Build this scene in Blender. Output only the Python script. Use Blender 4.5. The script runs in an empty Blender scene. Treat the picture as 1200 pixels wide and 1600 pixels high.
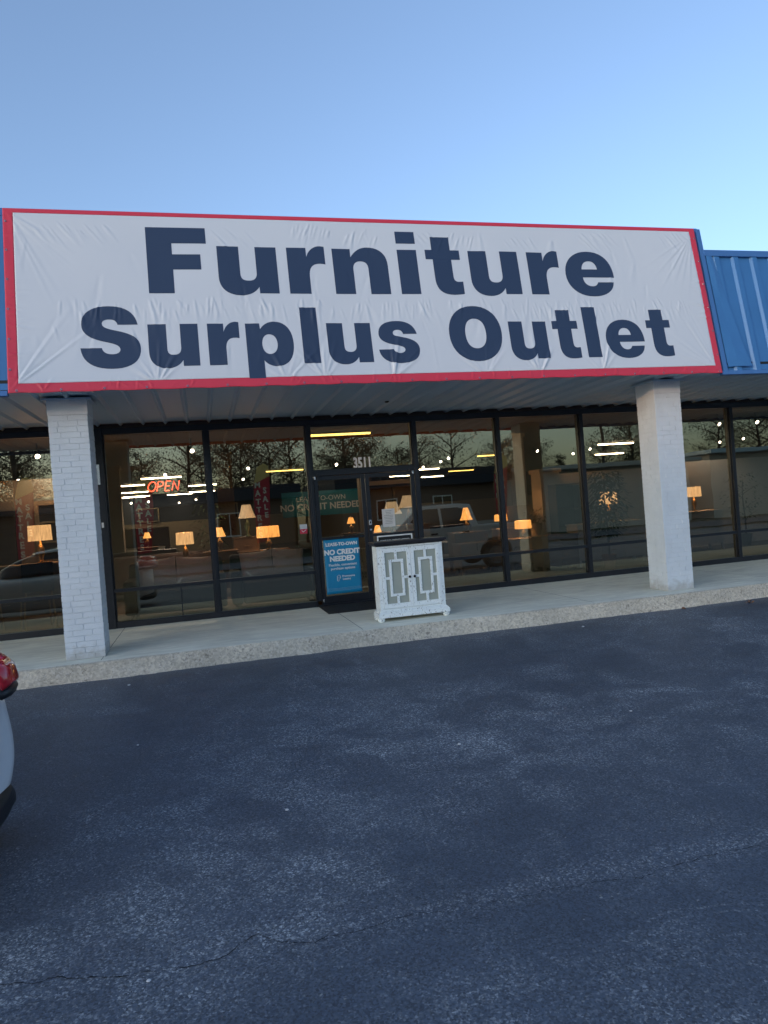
import bpy, bmesh, math, random
import numpy as np
from mathutils import Vector, Matrix
PI = math.pi
R = math.radians
random.seed(7)
rng = np.random.default_rng(5)
S = bpy.context.scene
C = S.collection

# ------------------------------------------------------------------ camera
CAMP = Vector((0.0, -10.608, 1.39))
yaw, pitch, roll = 0.2501, -0.0043, -0.0744
f_ = Vector((math.sin(yaw)*math.cos(pitch), math.cos(yaw)*math.cos(pitch), math.sin(pitch)))
r0 = Vector((math.cos(yaw), -math.sin(yaw), 0)); u0 = r0.cross(f_)
r_ = r0*math.cos(roll) + u0*math.sin(roll); u_ = u0*math.cos(roll) - r0*math.sin(roll)
cam = bpy.data.objects.new('camera', bpy.data.cameras.new('camera')); C.objects.link(cam)
cam.matrix_world = Matrix(((r_.x, u_.x, -f_.x, CAMP.x), (r_.y, u_.y, -f_.y, CAMP.y), (r_.z, u_.z, -f_.z, CAMP.z), (0, 0, 0, 1)))
cam.data.sensor_fit = 'VERTICAL'; cam.data.sensor_height = 36.0; cam.data.lens = 36.0*1110/1600
cam.data.clip_end = 900
S.camera = cam

# ------------------------------------------------------------------ sky, sun, exposure
SUN_EL, SUN_AZ = R(7), R(-126)       # azimuth clockwise from +Y; the sun is far to the left and a little in front of the shop
w = bpy.data.worlds.new('World'); S.world = w; w.use_nodes = True
nt = w.node_tree; bg = nt.nodes['Background']
sky = nt.nodes.new('ShaderNodeTexSky'); sky.sky_type = 'NISHITA'; sky.sun_disc = False
sky.sun_elevation = SUN_EL; sky.sun_rotation = SUN_AZ
sky.air_density = 1.0; sky.dust_density = 2.0; sky.ozone_density = 1.6
wb = nt.nodes.new('ShaderNodeMix'); wb.data_type = 'RGBA'; wb.blend_type = 'MULTIPLY'; wb.inputs['Factor'].default_value = 1
wb.inputs['B'].default_value = (.62, .76, .985, 1)          # the camera's white balance
hs = nt.nodes.new('ShaderNodeHueSaturation'); hs.inputs['Saturation'].default_value = .75
nt.links.new(sky.outputs[0], hs.inputs['Color']); nt.links.new(hs.outputs[0], wb.inputs['A']); nt.links.new(wb.outputs['Result'], bg.inputs['Color']); bg.inputs['Strength'].default_value = 0.15
sun = bpy.data.objects.new('sun', bpy.data.lights.new('sun', 'SUN')); C.objects.link(sun)
sun.data.energy = .28; sun.data.angle = R(1.6); sun.data.color = (1.0, .55, .27)
sd = Vector((math.sin(SUN_AZ)*math.cos(SUN_EL), math.cos(SUN_AZ)*math.cos(SUN_EL), math.sin(SUN_EL)))
sun.rotation_euler = sd.to_track_quat('Z', 'Y').to_euler()
S.view_settings.view_transform = 'Standard'; S.view_settings.look = 'None'; S.view_settings.gamma = 1
S.view_settings.exposure = 1.56
S.cycles.use_denoising = True
S.cycles.max_bounces = 8; S.cycles.transparent_max_bounces = 24; S.cycles.sample_clamp_indirect = 4

# ------------------------------------------------------------------ helpers
class MB:
    def __init__(s): s.v = []; s.f = []; s.m = []; s.sm = []
    def add(s, vs, fs, m=0, smooth=False):
        b = len(s.v); s.v += [tuple(p) for p in vs]
        for f in fs: s.f.append(tuple(i+b for i in f)); s.m.append(m); s.sm.append(smooth)
        return s
    def box(s, x0, x1, y0, y1, z0, z1, m=0, rz=0, c=None):
        vs = [(x, y, z) for z in (z0, z1) for y in (y0, y1) for x in (x0, x1)]
        if rz:
            cx, cy = c if c else ((x0+x1)/2, (y0+y1)/2)
            ca, sa = math.cos(rz), math.sin(rz)
            vs = [(cx+(x-cx)*ca-(y-cy)*sa, cy+(x-cx)*sa+(y-cy)*ca, z) for x, y, z in vs]
        return s.add(vs, [(0, 2, 3, 1), (4, 5, 7, 6), (0, 1, 5, 4), (2, 6, 7, 3), (0, 4, 6, 2), (1, 3, 7, 5)], m)
    def tube(s, pts, r, n=8, m=0, closed=False, taper=None):
        pts = [Vector(p) for p in pts]; rings = []
        N = len(pts)
        up = Vector((0, 0, 1))
        for i, p in enumerate(pts):
            if closed: d = pts[(i+1) % N]-pts[i-1]
            else: d = pts[min(i+1, N-1)]-pts[max(i-1, 0)]
            d.normalize()
            a = d.cross(up if abs(d.z) < .9 else Vector((0, 1, 0))).normalized(); b = d.cross(a)
            rr = r[i] if isinstance(r, (list, tuple)) else r
            rings.append([p+(a*math.cos(2*PI*k/n)+b*math.sin(2*PI*k/n))*rr for k in range(n)])
        vs = [q for g in rings for q in g]; fs = []
        for i in range(N if closed else N-1):
            j = (i+1) % N
            for k in range(n): fs.append((i*n+k, j*n+k, j*n+(k+1) % n, i*n+(k+1) % n))
        if not closed: fs += [tuple(range(n)), tuple(range((N-1)*n, N*n))[::-1]]
        return s.add(vs, fs, m, True)
    def lathe(s, prof, cx=0, cy=0, z=0, n=20, m=0, cap=True):
        vs = []; fs = []
        for r, h in prof:
            for k in range(n): vs.append((cx+r*math.cos(2*PI*k/n), cy+r*math.sin(2*PI*k/n), z+h))
        for i in range(len(prof)-1):
            for k in range(n): fs.append((i*n+k, i*n+(k+1) % n, (i+1)*n+(k+1) % n, (i+1)*n+k))
        if cap: fs += [tuple(range(n))[::-1], tuple(range((len(prof)-1)*n, len(prof)*n))]
        return s.add(vs, fs, m, True)
    def prism(s, poly, a, b, axis='y', m=0, smooth=False):
        # poly in the plane across axis, extruded a..b
        n = len(poly)
        def P(u, v, t): return {'y': (u, t, v), 'x': (t, u, v), 'z': (u, v, t)}[axis]
        vs = [P(u, v, a) for u, v in poly]+[P(u, v, b) for u, v in poly]
        fs = [tuple(range(n)), tuple(range(n, 2*n))[::-1]]+[(i, i+n, (i+1) % n+n, (i+1) % n) for i in range(n)]
        return s.add(vs, fs, m, smooth)
    def build(s, name, mats, parent=None, loc=None, bevel=0, sharp=40, seg=2):
        me = bpy.data.meshes.new(name); me.from_pydata(s.v, [], s.f)
        if not isinstance(mats, (list, tuple)): mats = [mats]
        for mm in mats: me.materials.append(mm)
        me.polygons.foreach_set('material_index', s.m); me.polygons.foreach_set('use_smooth', s.sm)
        me.update()
        bm = bmesh.new(); bm.from_mesh(me); bmesh.ops.recalc_face_normals(bm, faces=bm.faces); bm.to_mesh(me); bm.free()
        if any(s.sm): me.set_sharp_from_angle(angle=R(sharp))
        o = bpy.data.objects.new(name, me); C.objects.link(o)
        if parent: o.parent = parent
        if loc: o.location = loc
        if bevel:
            b = o.modifiers.new('edge', 'BEVEL'); b.width = bevel; b.segments = seg; b.limit_method = 'ANGLE'; b.angle_limit = R(35)
        return o
def tag(o, label=None, cat=None, group=None, kind=None):
    if label: o['label'] = label
    if cat: o['category'] = cat
    if group: o['group'] = group
    if kind: o['kind'] = kind
    return o
def thing(name, label, cat, loc=(0, 0, 0), rz=0, group=None):
    o = bpy.data.objects.new(name, None); C.objects.link(o); o.location = loc; o.rotation_euler = (0, 0, rz)
    o.empty_display_size = .2
    return tag(o, label, cat, group)
def dup(root, loc, rz=None, label=None, group=None, scale=None):
    r = root.copy(); C.objects.link(r); r.location = loc
    if rz is not None: r.rotation_euler = (0, 0, rz)
    if scale: r.scale = (scale, scale, scale)
    if label: r['label'] = label
    if group: r['group'] = group
    for ch in [o for o in root.children]:
        c = ch.copy(); C.objects.link(c); c.parent = r
        for g in [o for o in ch.children]:
            d = g.copy(); C.objects.link(d); d.parent = c
    return r
def zg(y):      # height of the falling car park
    if y > -14: return -.18-.034*max(0, -2.55-y)
    return -.5693-.012*max(0, min(-14-y, 14))

# ------------------------------------------------------------------ materials
def mat(name, col, rough=.6, metal=0, var=0, scale=8, bump=0, bscale=60, spec=.5, emit=None, estr=0, coat=0, stretch=None):
    m = bpy.data.materials.new(name); m.use_nodes = True; n = m.node_tree.nodes; l = m.node_tree.links
    p = n['Principled BSDF']; p.inputs['Base Color'].default_value = (*col, 1); p.inputs['Roughness'].default_value = rough
    p.inputs['Metallic'].default_value = metal; p.inputs['Specular IOR Level'].default_value = spec
    p.inputs['Coat Weight'].default_value = coat
    tc = n.new('ShaderNodeTexCoord'); co = tc.outputs['Object']
    if stretch:
        mp = n.new('ShaderNodeMapping'); mp.inputs['Scale'].default_value = stretch; l.new(co, mp.inputs[0]); co = mp.outputs[0]
    if var:
        t = n.new('ShaderNodeTexNoise'); t.inputs['Scale'].default_value = scale; t.inputs['Detail'].default_value = 6; l.new(co, t.inputs['Vector'])
        mx = n.new('ShaderNodeMix'); mx.data_type = 'RGBA'
        mx.inputs['A'].default_value = (*[c*(1-var) for c in col], 1); mx.inputs['B'].default_value = (*[min(1, c*(1+var)) for c in col], 1)
        l.new(t.outputs['Fac'], mx.inputs['Factor']); l.new(mx.outputs['Result'], p.inputs['Base Color'])
        mr = n.new('ShaderNodeMapRange'); mr.inputs['To Min'].default_value = max(0, rough-.1); mr.inputs['To Max'].default_value = min(1, rough+.1)
        l.new(t.outputs['Fac'], mr.inputs[0]); l.new(mr.outputs[0], p.inputs['Roughness'])
    if bump:
        t2 = n.new('ShaderNodeTexNoise'); t2.inputs['Scale'].default_value = bscale; t2.inputs['Detail'].default_value = 5; l.new(co, t2.inputs['Vector'])
        b = n.new('ShaderNodeBump'); b.inputs['Strength'].default_value = bump; b.inputs['Distance'].default_value = .01
        l.new(t2.outputs['Fac'], b.inputs['Height']); l.new(b.outputs[0], p.inputs['Normal'])
    if emit:
        p.inputs['Emission Color'].default_value = (*emit, 1); p.inputs['Emission Strength'].default_value = estr
    return m

def asphalt_mat():
    m = bpy.data.materials.new('asphalt'); m.use_nodes = True; n = m.node_tree.nodes; l = m.node_tree.links; p = n['Principled BSDF']
    tc = n.new('ShaderNodeTexCoord'); co = tc.outputs['Object']
    def noise(sc, det=5, rough=.6, dist=0, vec=None):
        t = n.new('ShaderNodeTexNoise'); t.inputs['Scale'].default_value = sc; t.inputs['Detail'].default_value = det
        t.inputs['Roughness'].default_value = rough; t.inputs['Distortion'].default_value = dist; l.new(vec or co, t.inputs['Vector']); return t.outputs['Fac']
    def ramp(x, a, b, c=0, d=1):
        r = n.new('ShaderNodeMapRange'); r.inputs[1].default_value = a; r.inputs[2].default_value = b; r.inputs[3].default_value = c; r.inputs[4].default_value = d
        l.new(x, r.inputs[0]); return r.outputs[0]
    def math_(op, a, b):
        k = n.new('ShaderNodeMath'); k.operation = op
        for i, x in enumerate((a, b)):
            if isinstance(x, (int, float)): k.inputs[i].default_value = x
            else: l.new(x, k.inputs[i])
        return k.outputs[0]
    big = ramp(noise(.45, 5, .62, .6), .38, .62)                 # worn areas, metres across
    mid = ramp(noise(2.3, 6, .65, .8), .42, .62)
    mp = n.new('ShaderNodeMapping'); mp.inputs['Scale'].default_value = (3.4, .9, 1); mp.inputs['Rotation'].default_value = (0, 0, .9); l.new(co, mp.inputs[0])
    streak = ramp(noise(1.3, 5, .6, .3, mp.outputs[0]), .5, .75)
    sp0 = n.new('ShaderNodeSeparateXYZ'); l.new(co, sp0.inputs[0])
    rx = math_('MULTIPLY', math_('SUBTRACT', sp0.outputs[0], 1.7), .42); ry = math_('MULTIPLY', math_('SUBTRACT', sp0.outputs[1], -5.7), .62)
    lane = ramp(math_('ADD', math_('MULTIPLY', rx, rx), math_('MULTIPLY', ry, ry)), 1.2, .0)
    big = math_('MAXIMUM', big, math_('MULTIPLY', lane, .95))
    wear = math_('MULTIPLY', big, math_('ADD', math_('MULTIPLY', mid, .75), .25))
    wear = math_('MAXIMUM', wear, math_('MULTIPLY', streak, math_('MULTIPLY', mid, .8)))
    vo = n.new('ShaderNodeTexVoronoi'); vo.inputs['Scale'].default_value = 120; l.new(co, vo.inputs['Vector'])
    vb = n.new('ShaderNodeSeparateColor'); l.new(vo.outputs['Color'], vb.inputs[0])
    grain = ramp(vb.outputs[0], .35, 1.0)
    fleck = ramp(noise(55, 4, .8), .42, .56)
    worn = math_('MULTIPLY', wear, math_('ADD', math_('MULTIPLY', math_('MULTIPLY', grain, fleck), .92), .06))
    # two scrubbed tyre arcs
    sp = n.new('ShaderNodeSeparateXYZ'); l.new(co, sp.inputs[0]); X, Y = sp.outputs[0], sp.outputs[1]
    cx, cy, r0_ = 1.80, -8.62, .60
    dd = math_('SQRT', math_('ADD', math_('POWER', math_('SUBTRACT', X, cx), 2), math_('POWER', math_('SUBTRACT', Y, cy), 2)), 0)
    dd = math_('ADD', dd, math_('MULTIPLY', math_('SUBTRACT', noise(2.5, 3), .5), .12))
    arcs = None
    for rr in (r0_, r0_-.05, r0_-.20):
        a_ = ramp(math_('ABSOLUTE', math_('SUBTRACT', dd, rr), 0), .012, .0); arcs = a_ if arcs is None else math_('MAXIMUM', arcs, a_)
    arcs = math_('MULTIPLY', arcs, math_('MULTIPLY', ramp(Y, -8.75, -8.5), ramp(X, 2.35, 2.0)))
    worn = math_('MAXIMUM', worn, math_('MULTIPLY', arcs, math_('MULTIPLY', grain, .38)))
    # paler, scuffed band along the crack
    cb = ramp(math_('ABSOLUTE', math_('ADD', math_('ADD', Y, 7.66), math_('MULTIPLY', math_('SUBTRACT', noise(1.2, 3), .5), .25)), 0), .16, .02)
    worn = math_('MAXIMUM', worn, math_('MULTIPLY', cb, math_('MULTIPLY', math_('MULTIPLY', grain, fleck), .5)))
    rare = math_('MULTIPLY', ramp(vb.outputs[1], .985, .99), ramp(noise(9, 2), .5, .6))
    cr = n.new('ShaderNodeMix'); cr.data_type = 'RGBA'; l.new(worn, cr.inputs['Factor'])
    cr.inputs['A'].default_value = (.056, .073, .102, 1); cr.inputs['B'].default_value = (.60, .62, .62, 1)
    c2 = n.new('ShaderNodeMix'); c2.data_type = 'RGBA'; l.new(math_('MULTIPLY', rare, .6), c2.inputs['Factor']); l.new(cr.outputs['Result'], c2.inputs['A']); c2.inputs['B'].default_value = (.3, .3, .28, 1)
    var = n.new('ShaderNodeMix'); var.data_type = 'RGBA'; var.blend_type = 'MULTIPLY'; var.inputs['Factor'].default_value = 1
    g = n.new('ShaderNodeCombineColor'); vv = math_('MULTIPLY', ramp(noise(.9, 6, .7), .3, .75, .85, 1.15), ramp(vb.outputs[2], 0, 1, .55, 1.45))
    for i in range(3): l.new(vv, g.inputs[i])
    l.new(c2.outputs['Result'], var.inputs['A']); l.new(g.outputs[0], var.inputs['B']); l.new(var.outputs['Result'], p.inputs['Base Color'])
    l.new(ramp(wear, 0, 1, .50, .75), p.inputs['Roughness'])
    p.inputs['Specular IOR Level'].default_value = .65
    b = n.new('ShaderNodeBump'); b.inputs['Strength'].default_value = .55; b.inputs['Distance'].default_value = .004
    l.new(math_('ADD', grain, math_('MULTIPLY', noise(320, 3), .8)), b.inputs['Height']); l.new(b.outputs[0], p.inputs['Normal'])
    return m

def concrete_mat(name, col, rough_face=False):
    m = bpy.data.materials.new(name); m.use_nodes = True; n = m.node_tree.nodes; l = m.node_tree.links; p = n['Principled BSDF']
    tc = n.new('ShaderNodeTexCoord'); co = tc.outputs['Object']
    def noise(sc, det=6, rough=.6, dist=0, st=None):
        v = co
        if st:
            mp = n.new('ShaderNodeMapping'); mp.inputs['Scale'].default_value = st; l.new(co, mp.inputs[0]); v = mp.outputs[0]
        t = n.new('ShaderNodeTexNoise'); t.inputs['Scale'].default_value = sc; t.inputs['Detail'].default_value = det
        t.inputs['Roughness'].default_value = rough; t.inputs['Distortion'].default_value = dist; l.new(v, t.inputs['Vector']); return t.outputs['Fac']
    def ramp(x, a, b, c=0, d=1):
        r = n.new('ShaderNodeMapRange'); r.inputs[1].default_value = a; r.inputs[2].default_value = b; r.inputs[3].default_value = c; r.inputs[4].default_value = d
        l.new(x, r.inputs[0]); return r.outputs[0]
    def mix(f, a, b):
        x = n.new('ShaderNodeMix'); x.data_type = 'RGBA'; l.new(f, x.inputs['Factor'])
        for k, v in (('A', a), ('B', b)):
            if isinstance(v, tuple): x.inputs[k].default_value = (*v, 1)
            else: l.new(v, x.inputs[k])
        return x.outputs['Result']
    d = tuple(c*.76 for c in col); h = tuple(min(1, c*1.22) for c in col)
    c = mix(ramp(noise(1.1, 7, .62, .8, (1, 2.2, 1)), .32, .68), d, col)
    c = mix(ramp(noise(5, 7, .7, 0, (.6, 2.5, 1)), .5, .72, 0, .7), c, h)
    if rough_face:
        vo = n.new('ShaderNodeTexVoronoi'); vo.inputs['Scale'].default_value = 55; l.new(co, vo.inputs['Vector'])
        s2 = n.new('ShaderNodeSeparateColor'); l.new(vo.outputs['Color'], s2.inputs[0])
        c = mix(ramp(s2.outputs[0], .0, 1, 0, .55), c, (.30, .25, .19))
        c = mix(ramp(s2.outputs[1], .72, 1, 0, .6), c, (.74, .68, .6))
        mk = n.new('ShaderNodeMath'); mk.operation = 'MULTIPLY'; l.new(ramp(noise(26, 4, .8), .56, .62), mk.inputs[0]); l.new(ramp(noise(2.2, 3), .42, .55), mk.inputs[1])
        mk2 = n.new('ShaderNodeMath'); mk2.operation = 'MULTIPLY'; l.new(mk.outputs[0], mk2.inputs[0]); mk2.inputs[1].default_value = .6; c = mix(mk2.outputs[0], c, (.12, .10, .085))
    l.new(c, p.inputs['Base Color']); p.inputs['Roughness'].default_value = .85
    b = n.new('ShaderNodeBump'); b.inputs['Strength'].default_value = 1 if rough_face else .35; b.inputs['Distance'].default_value = .01 if rough_face else .004
    l.new(noise(60 if rough_face else 110, 6, .75), b.inputs['Height']); l.new(b.outputs[0], p.inputs['Normal'])
    return m

def glass_mat(name, tint, base=.07):
    m = bpy.data.materials.new(name); m.use_nodes = True; n = m.node_tree.nodes; l = m.node_tree.links
    for x in list(n):
        if x.type == 'BSDF_PRINCIPLED': n.remove(x)
    out = n['Material Output']; t = n.new('ShaderNodeBsdfTransparent'); t.inputs[0].default_value = (*tint, 1)
    g = n.new('ShaderNodeBsdfAnisotropic'); g.inputs['Roughness'].default_value = 0.0; g.inputs['Color'].default_value = (1, .91, .64, 1)
    fr = n.new('ShaderNodeFresnel'); fr.inputs[0].default_value = 1.52
    ad = n.new('ShaderNodeMath'); ad.operation = 'MULTIPLY_ADD'; ad.use_clamp = True; l.new(fr.outputs[0], ad.inputs[0]); ad.inputs[1].default_value = 1.5; ad.inputs[2].default_value = base
    tc = n.new('ShaderNodeTexCoord'); no = n.new('ShaderNodeTexNoise'); no.inputs['Scale'].default_value = 1.3; no.inputs['Detail'].default_value = 1; l.new(tc.outputs['Object'], no.inputs['Vector'])
    b = n.new('ShaderNodeBump'); b.inputs['Strength'].default_value = .25; b.inputs['Distance'].default_value = .004; l.new(no.outputs['Fac'], b.inputs['Height']); l.new(b.outputs[0], g.inputs['Normal'])
    mx = n.new('ShaderNodeMixShader'); l.new(ad.outputs[0], mx.inputs[0]); l.new(t.outputs[0], mx.inputs[1]); l.new(g.outputs[0], mx.inputs[2]); l.new(mx.outputs[0], out.inputs[0])
    return m
def clear_mat():
    m = bpy.data.materials.new('clear'); m.use_nodes = True; n = m.node_tree.nodes; l = m.node_tree.links
    n.remove(n['Principled BSDF']); t = n.new('ShaderNodeBsdfTransparent'); l.new(t.outputs[0], n['Material Output'].inputs[0]); return m
def distressed(name, col, chip, amt=.60, rough=.55):
    m = bpy.data.materials.new(name); m.use_nodes = True; n = m.node_tree.nodes; l = m.node_tree.links; p = n['Principled BSDF']
    tc = n.new('ShaderNodeTexCoord'); mp = n.new('ShaderNodeMapping'); mp.inputs['Scale'].default_value = (1, 1, .38); l.new(tc.outputs['Object'], mp.inputs[0])
    t = n.new('ShaderNodeTexNoise'); t.inputs['Scale'].default_value = 75; t.inputs['Detail'].default_value = 4; t.inputs['Roughness'].default_value = .7; l.new(mp.outputs[0], t.inputs['Vector'])
    t2 = n.new('ShaderNodeTexNoise'); t2.inputs['Scale'].default_value = 9; t2.inputs['Detail'].default_value = 3; l.new(tc.outputs['Object'], t2.inputs['Vector'])
    a = n.new('ShaderNodeMath'); a.operation = 'MULTIPLY_ADD'; l.new(t2.outputs['Fac'], a.inputs[0]); a.inputs[1].default_value = .22; l.new(t.outputs['Fac'], a.inputs[2])
    r = n.new('ShaderNodeMapRange'); r.inputs[1].default_value = amt+.13; r.inputs[2].default_value = amt+.16; l.new(a.outputs[0], r.inputs[0])
    x = n.new('ShaderNodeMix'); x.data_type = 'RGBA'; l.new(r.outputs[0], x.inputs['Factor']); x.inputs['A'].default_value = (*col, 1); x.inputs['B'].default_value = (*chip, 1)
    l.new(x.outputs['Result'], p.inputs['Base Color']); p.inputs['Roughness'].default_value = rough
    b = n.new('ShaderNodeBump'); b.inputs['Strength'].default_value = .4; b.inputs['Distance'].default_value = .002; b.invert = True; l.new(r.outputs[0], b.inputs['Height']); l.new(b.outputs[0], p.inputs['Normal'])
    return m
def leaf_mat(name, col, dark=.5):
    m = bpy.data.materials.new(name); m.use_nodes = True; n = m.node_tree.nodes; l = m.node_tree.links; p = n['Principled BSDF']
    g = n.new('ShaderNodeNewGeometry'); x = n.new('ShaderNodeMix'); x.data_type = 'RGBA'; l.new(g.outputs['Random Per Island'], x.inputs['Factor'])
    x.inputs['A'].default_value = (*[c*dark for c in col], 1); x.inputs['B'].default_value = (*[c*1.4 for c in col], 1)
    l.new(x.outputs['Result'], p.inputs['Base Color']); p.inputs['Roughness'].default_value = .6; return m
def shade_mat(name, col, es):
    m = bpy.data.materials.new(name); m.use_nodes = True; n = m.node_tree.nodes; l = m.node_tree.links; p = n['Principled BSDF']
    p.inputs['Base Color'].default_value = (.5, .4, .28, 1); p.inputs['Roughness'].default_value = .8
    tc = n.new('ShaderNodeTexCoord'); mp = n.new('ShaderNodeMapping'); mp.inputs['Scale'].default_value = (1, 1, .15); l.new(tc.outputs['Object'], mp.inputs[0])
    t = n.new('ShaderNodeTexNoise'); t.inputs['Scale'].default_value = 60; l.new(mp.outputs[0], t.inputs['Vector'])
    r = n.new('ShaderNodeMapRange'); r.inputs[1].default_value = .3; r.inputs[2].default_value = .7; r.inputs[3].default_value = es*.6; r.inputs[4].default_value = es*1.3; l.new(t.outputs['Fac'], r.inputs[0])
    p.inputs['Emission Color'].default_value = (*col, 1); l.new(r.outputs[0], p.inputs['Emission Strength'])
    b = n.new('ShaderNodeBump'); b.inputs['Strength'].default_value = .5; b.inputs['Distance'].default_value = .01; l.new(t.outputs['Fac'], b.inputs['Height']); l.new(b.outputs[0], p.inputs['Normal'])
    return m

M = {}
M['asphalt'] = asphalt_mat()
M['concrete'] = concrete_mat('concrete', (.84, .82, .69))
M['kerb'] = concrete_mat('kerb_aggregate', (.78, .70, .56), True)
M['brick'] = mat('painted_brick', (.67, .71, .74), .55, var=.10, scale=5, bump=.35, bscale=90)
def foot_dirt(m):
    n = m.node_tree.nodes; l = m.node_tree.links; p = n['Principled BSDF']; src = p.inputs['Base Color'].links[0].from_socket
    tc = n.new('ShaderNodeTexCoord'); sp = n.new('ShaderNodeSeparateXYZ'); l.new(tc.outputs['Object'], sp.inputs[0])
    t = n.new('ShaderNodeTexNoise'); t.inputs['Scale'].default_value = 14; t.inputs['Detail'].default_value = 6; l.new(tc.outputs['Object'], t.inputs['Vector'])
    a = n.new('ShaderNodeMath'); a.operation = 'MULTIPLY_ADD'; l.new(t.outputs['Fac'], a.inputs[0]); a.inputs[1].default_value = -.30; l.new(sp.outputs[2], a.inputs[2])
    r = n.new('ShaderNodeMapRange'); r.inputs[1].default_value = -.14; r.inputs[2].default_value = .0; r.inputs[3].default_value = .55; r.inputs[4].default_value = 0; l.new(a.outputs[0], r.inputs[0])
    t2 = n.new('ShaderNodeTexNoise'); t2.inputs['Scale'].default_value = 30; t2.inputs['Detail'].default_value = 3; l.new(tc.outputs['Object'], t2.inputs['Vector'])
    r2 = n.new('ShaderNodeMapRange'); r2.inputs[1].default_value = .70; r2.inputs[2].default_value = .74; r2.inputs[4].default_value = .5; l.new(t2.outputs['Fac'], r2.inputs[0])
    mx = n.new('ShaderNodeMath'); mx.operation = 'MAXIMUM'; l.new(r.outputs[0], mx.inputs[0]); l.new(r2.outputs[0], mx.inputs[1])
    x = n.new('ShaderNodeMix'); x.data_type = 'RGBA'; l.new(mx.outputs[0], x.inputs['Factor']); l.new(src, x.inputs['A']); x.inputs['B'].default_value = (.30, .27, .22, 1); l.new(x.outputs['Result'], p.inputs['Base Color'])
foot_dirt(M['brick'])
M['blue'] = mat('blue_steel', (.045, .18, .42), .42, var=.10, scale=3, bump=.05, bscale=20, metal=.1)
M['bluetrim'] = mat('blue_trim', (.05, .16, .40), .38, var=.08, scale=4)
M['soffit'] = mat('soffit_steel', (.40, .52, .62), .5, var=.10, scale=2.5, metal=.2, stretch=(1, .25, 1))
M['frame'] = mat('bronze_frame', (.012, .014, .019), .34, var=.3, scale=12, spec=.5)
M['frame2'] = mat('frame_edge', (.03, .033, .04), .3, metal=.5)
M['black'] = mat('black', (.006, .007, .009), .6)
M['mat'] = mat('rubber', (.010, .011, .013), .8, var=.4, scale=30, bump=.4, bscale=150)
M['glass'] = glass_mat('tinted_glass', (.60, .54, .48), .17); M['clear'] = clear_mat()
M['vinyl'] = mat('banner_vinyl', (.59, .65, .71), .42, spec=.4, bump=.12, bscale=2.2)
M['red'] = mat('banner_red', (.60, .040, .075), .42, spec=.4)
M['navy'] = mat('banner_navy', (.026, .048, .10), .42, spec=.4)
M['chrome'] = mat('grommet_metal', (.75, .75, .75), .25, metal=1)
M['white'] = mat('white_print', (.8, .82, .83), .6)
M['poster'] = mat('poster_blue', (.012, .25, .47), .35, var=.08, scale=3)
M['teal'] = mat('teal_print', (.012, .20, .27), .5, var=.15, scale=3)
M['paper'] = mat('paper', (.62, .62, .62), .7, var=.04)
M['distress'] = distressed('distressed_white', (.85, .88, .86), (.20, .17, .14), .585)
M['darktop'] = mat('dark_wood_top', (.018, .016, .02), .35, var=.4, scale=15, stretch=(.2, 1, 1))
M['cabback'] = mat('cabinet_lining', (.42, .43, .38), .7, var=.1)
M['cabglass'] = mat('frosted_cabinet_glass', (.38, .40, .34), .22, var=.12, scale=4, spec=.5)
M['knob'] = mat('bronze_knob', (.03, .025, .022), .3, metal=.8)
M['neon'] = mat('neon_red', (.6, .05, .02), .4, emit=(1, .07, .03), estr=4.5)
M['ceil'] = mat('ceiling_paint', (.11, .09, .08), .9, var=.12, scale=1.5)
M['wallb'] = mat('beige_wall', (.27, .225, .175), .85, var=.08, scale=1)
M['walln'] = mat('navy_wall', (.025, .035, .06), .8, var=.1, scale=1)
M['wallg'] = mat('grey_wall', (.5, .48, .45), .85, var=.06, scale=1)
M['carpet'] = mat('carpet', (.09, .075, .065), .95, var=.25, scale=40)
M['joint'] = mat('joint_filler', (.12, .115, .10), .9, var=.4, scale=30)
M['tube'] = mat('fluorescent', (.8, .8, .7), .5, emit=(1, .86, .58), estr=12)
M['tubey'] = mat('fluorescent_yellow', (.8, .7, .3), .5, emit=(1, .70, .16), estr=2.2)
M['spot'] = mat('spot_lens', (.8, .8, .7), .5, emit=(1, .95, .8), estr=7)
M['spoth'] = mat('spot_housing', (.02, .02, .02), .4)
M['fab'] = mat('grey_linen', (.82, .80, .77), .95, var=.1, scale=30, bump=.3, bscale=120)
M['leather'] = mat('brown_leather', (.10, .06, .05), .45, var=.2, scale=10)
M['fabd'] = mat('charcoal_fabric', (.04, .042, .05), .9, var=.2, scale=30)
M['wood'] = mat('dark_walnut', (.12, .075, .05), .4, var=.35, scale=9, stretch=(.2, 1, 1))
M['woodl'] = mat('weathered_oak', (.30, .25, .19), .6, var=.25, scale=9, stretch=(.15, 1, 1))
M['woodw'] = mat('painted_furniture', (.55, .54, .50), .5, var=.06, scale=5)
M['ceramic'] = mat('green_ceramic', (.10, .14, .08), .2, var=.3, scale=14, coat=.5)
M['brass'] = mat('antique_brass', (.45, .32, .16), .3, metal=.9)
M['lampd'] = mat('lamp_base_dark', (.09, .075, .06), .3)
M['sh1'] = shade_mat('shade_amber', (1, .44, .10), .80)
M['sh2'] = shade_mat('shade_cream', (1, .60, .26), .55)
M['sh3'] = shade_mat('shade_dim', (1, .72, .40), .22)
M['leafi'] = leaf_mat('houseplant_leaf', (.03, .05, .02)); M['stem'] = mat('plant_stem', (.09, .06, .04), .8)
M['pot'] = mat('clay_pot', (.35, .22, .14), .7, var=.15)
M['carw'] = mat('white_car_paint', (.92, .92, .92), .22, coat=1.0, spec=.5)
M['silver'] = mat('silver_truck_paint', (.90, .90, .88), .28, coat=1.0, spec=.5)
M['carb'] = mat('car_black_plastic', (.012, .013, .015), .45)
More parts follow.
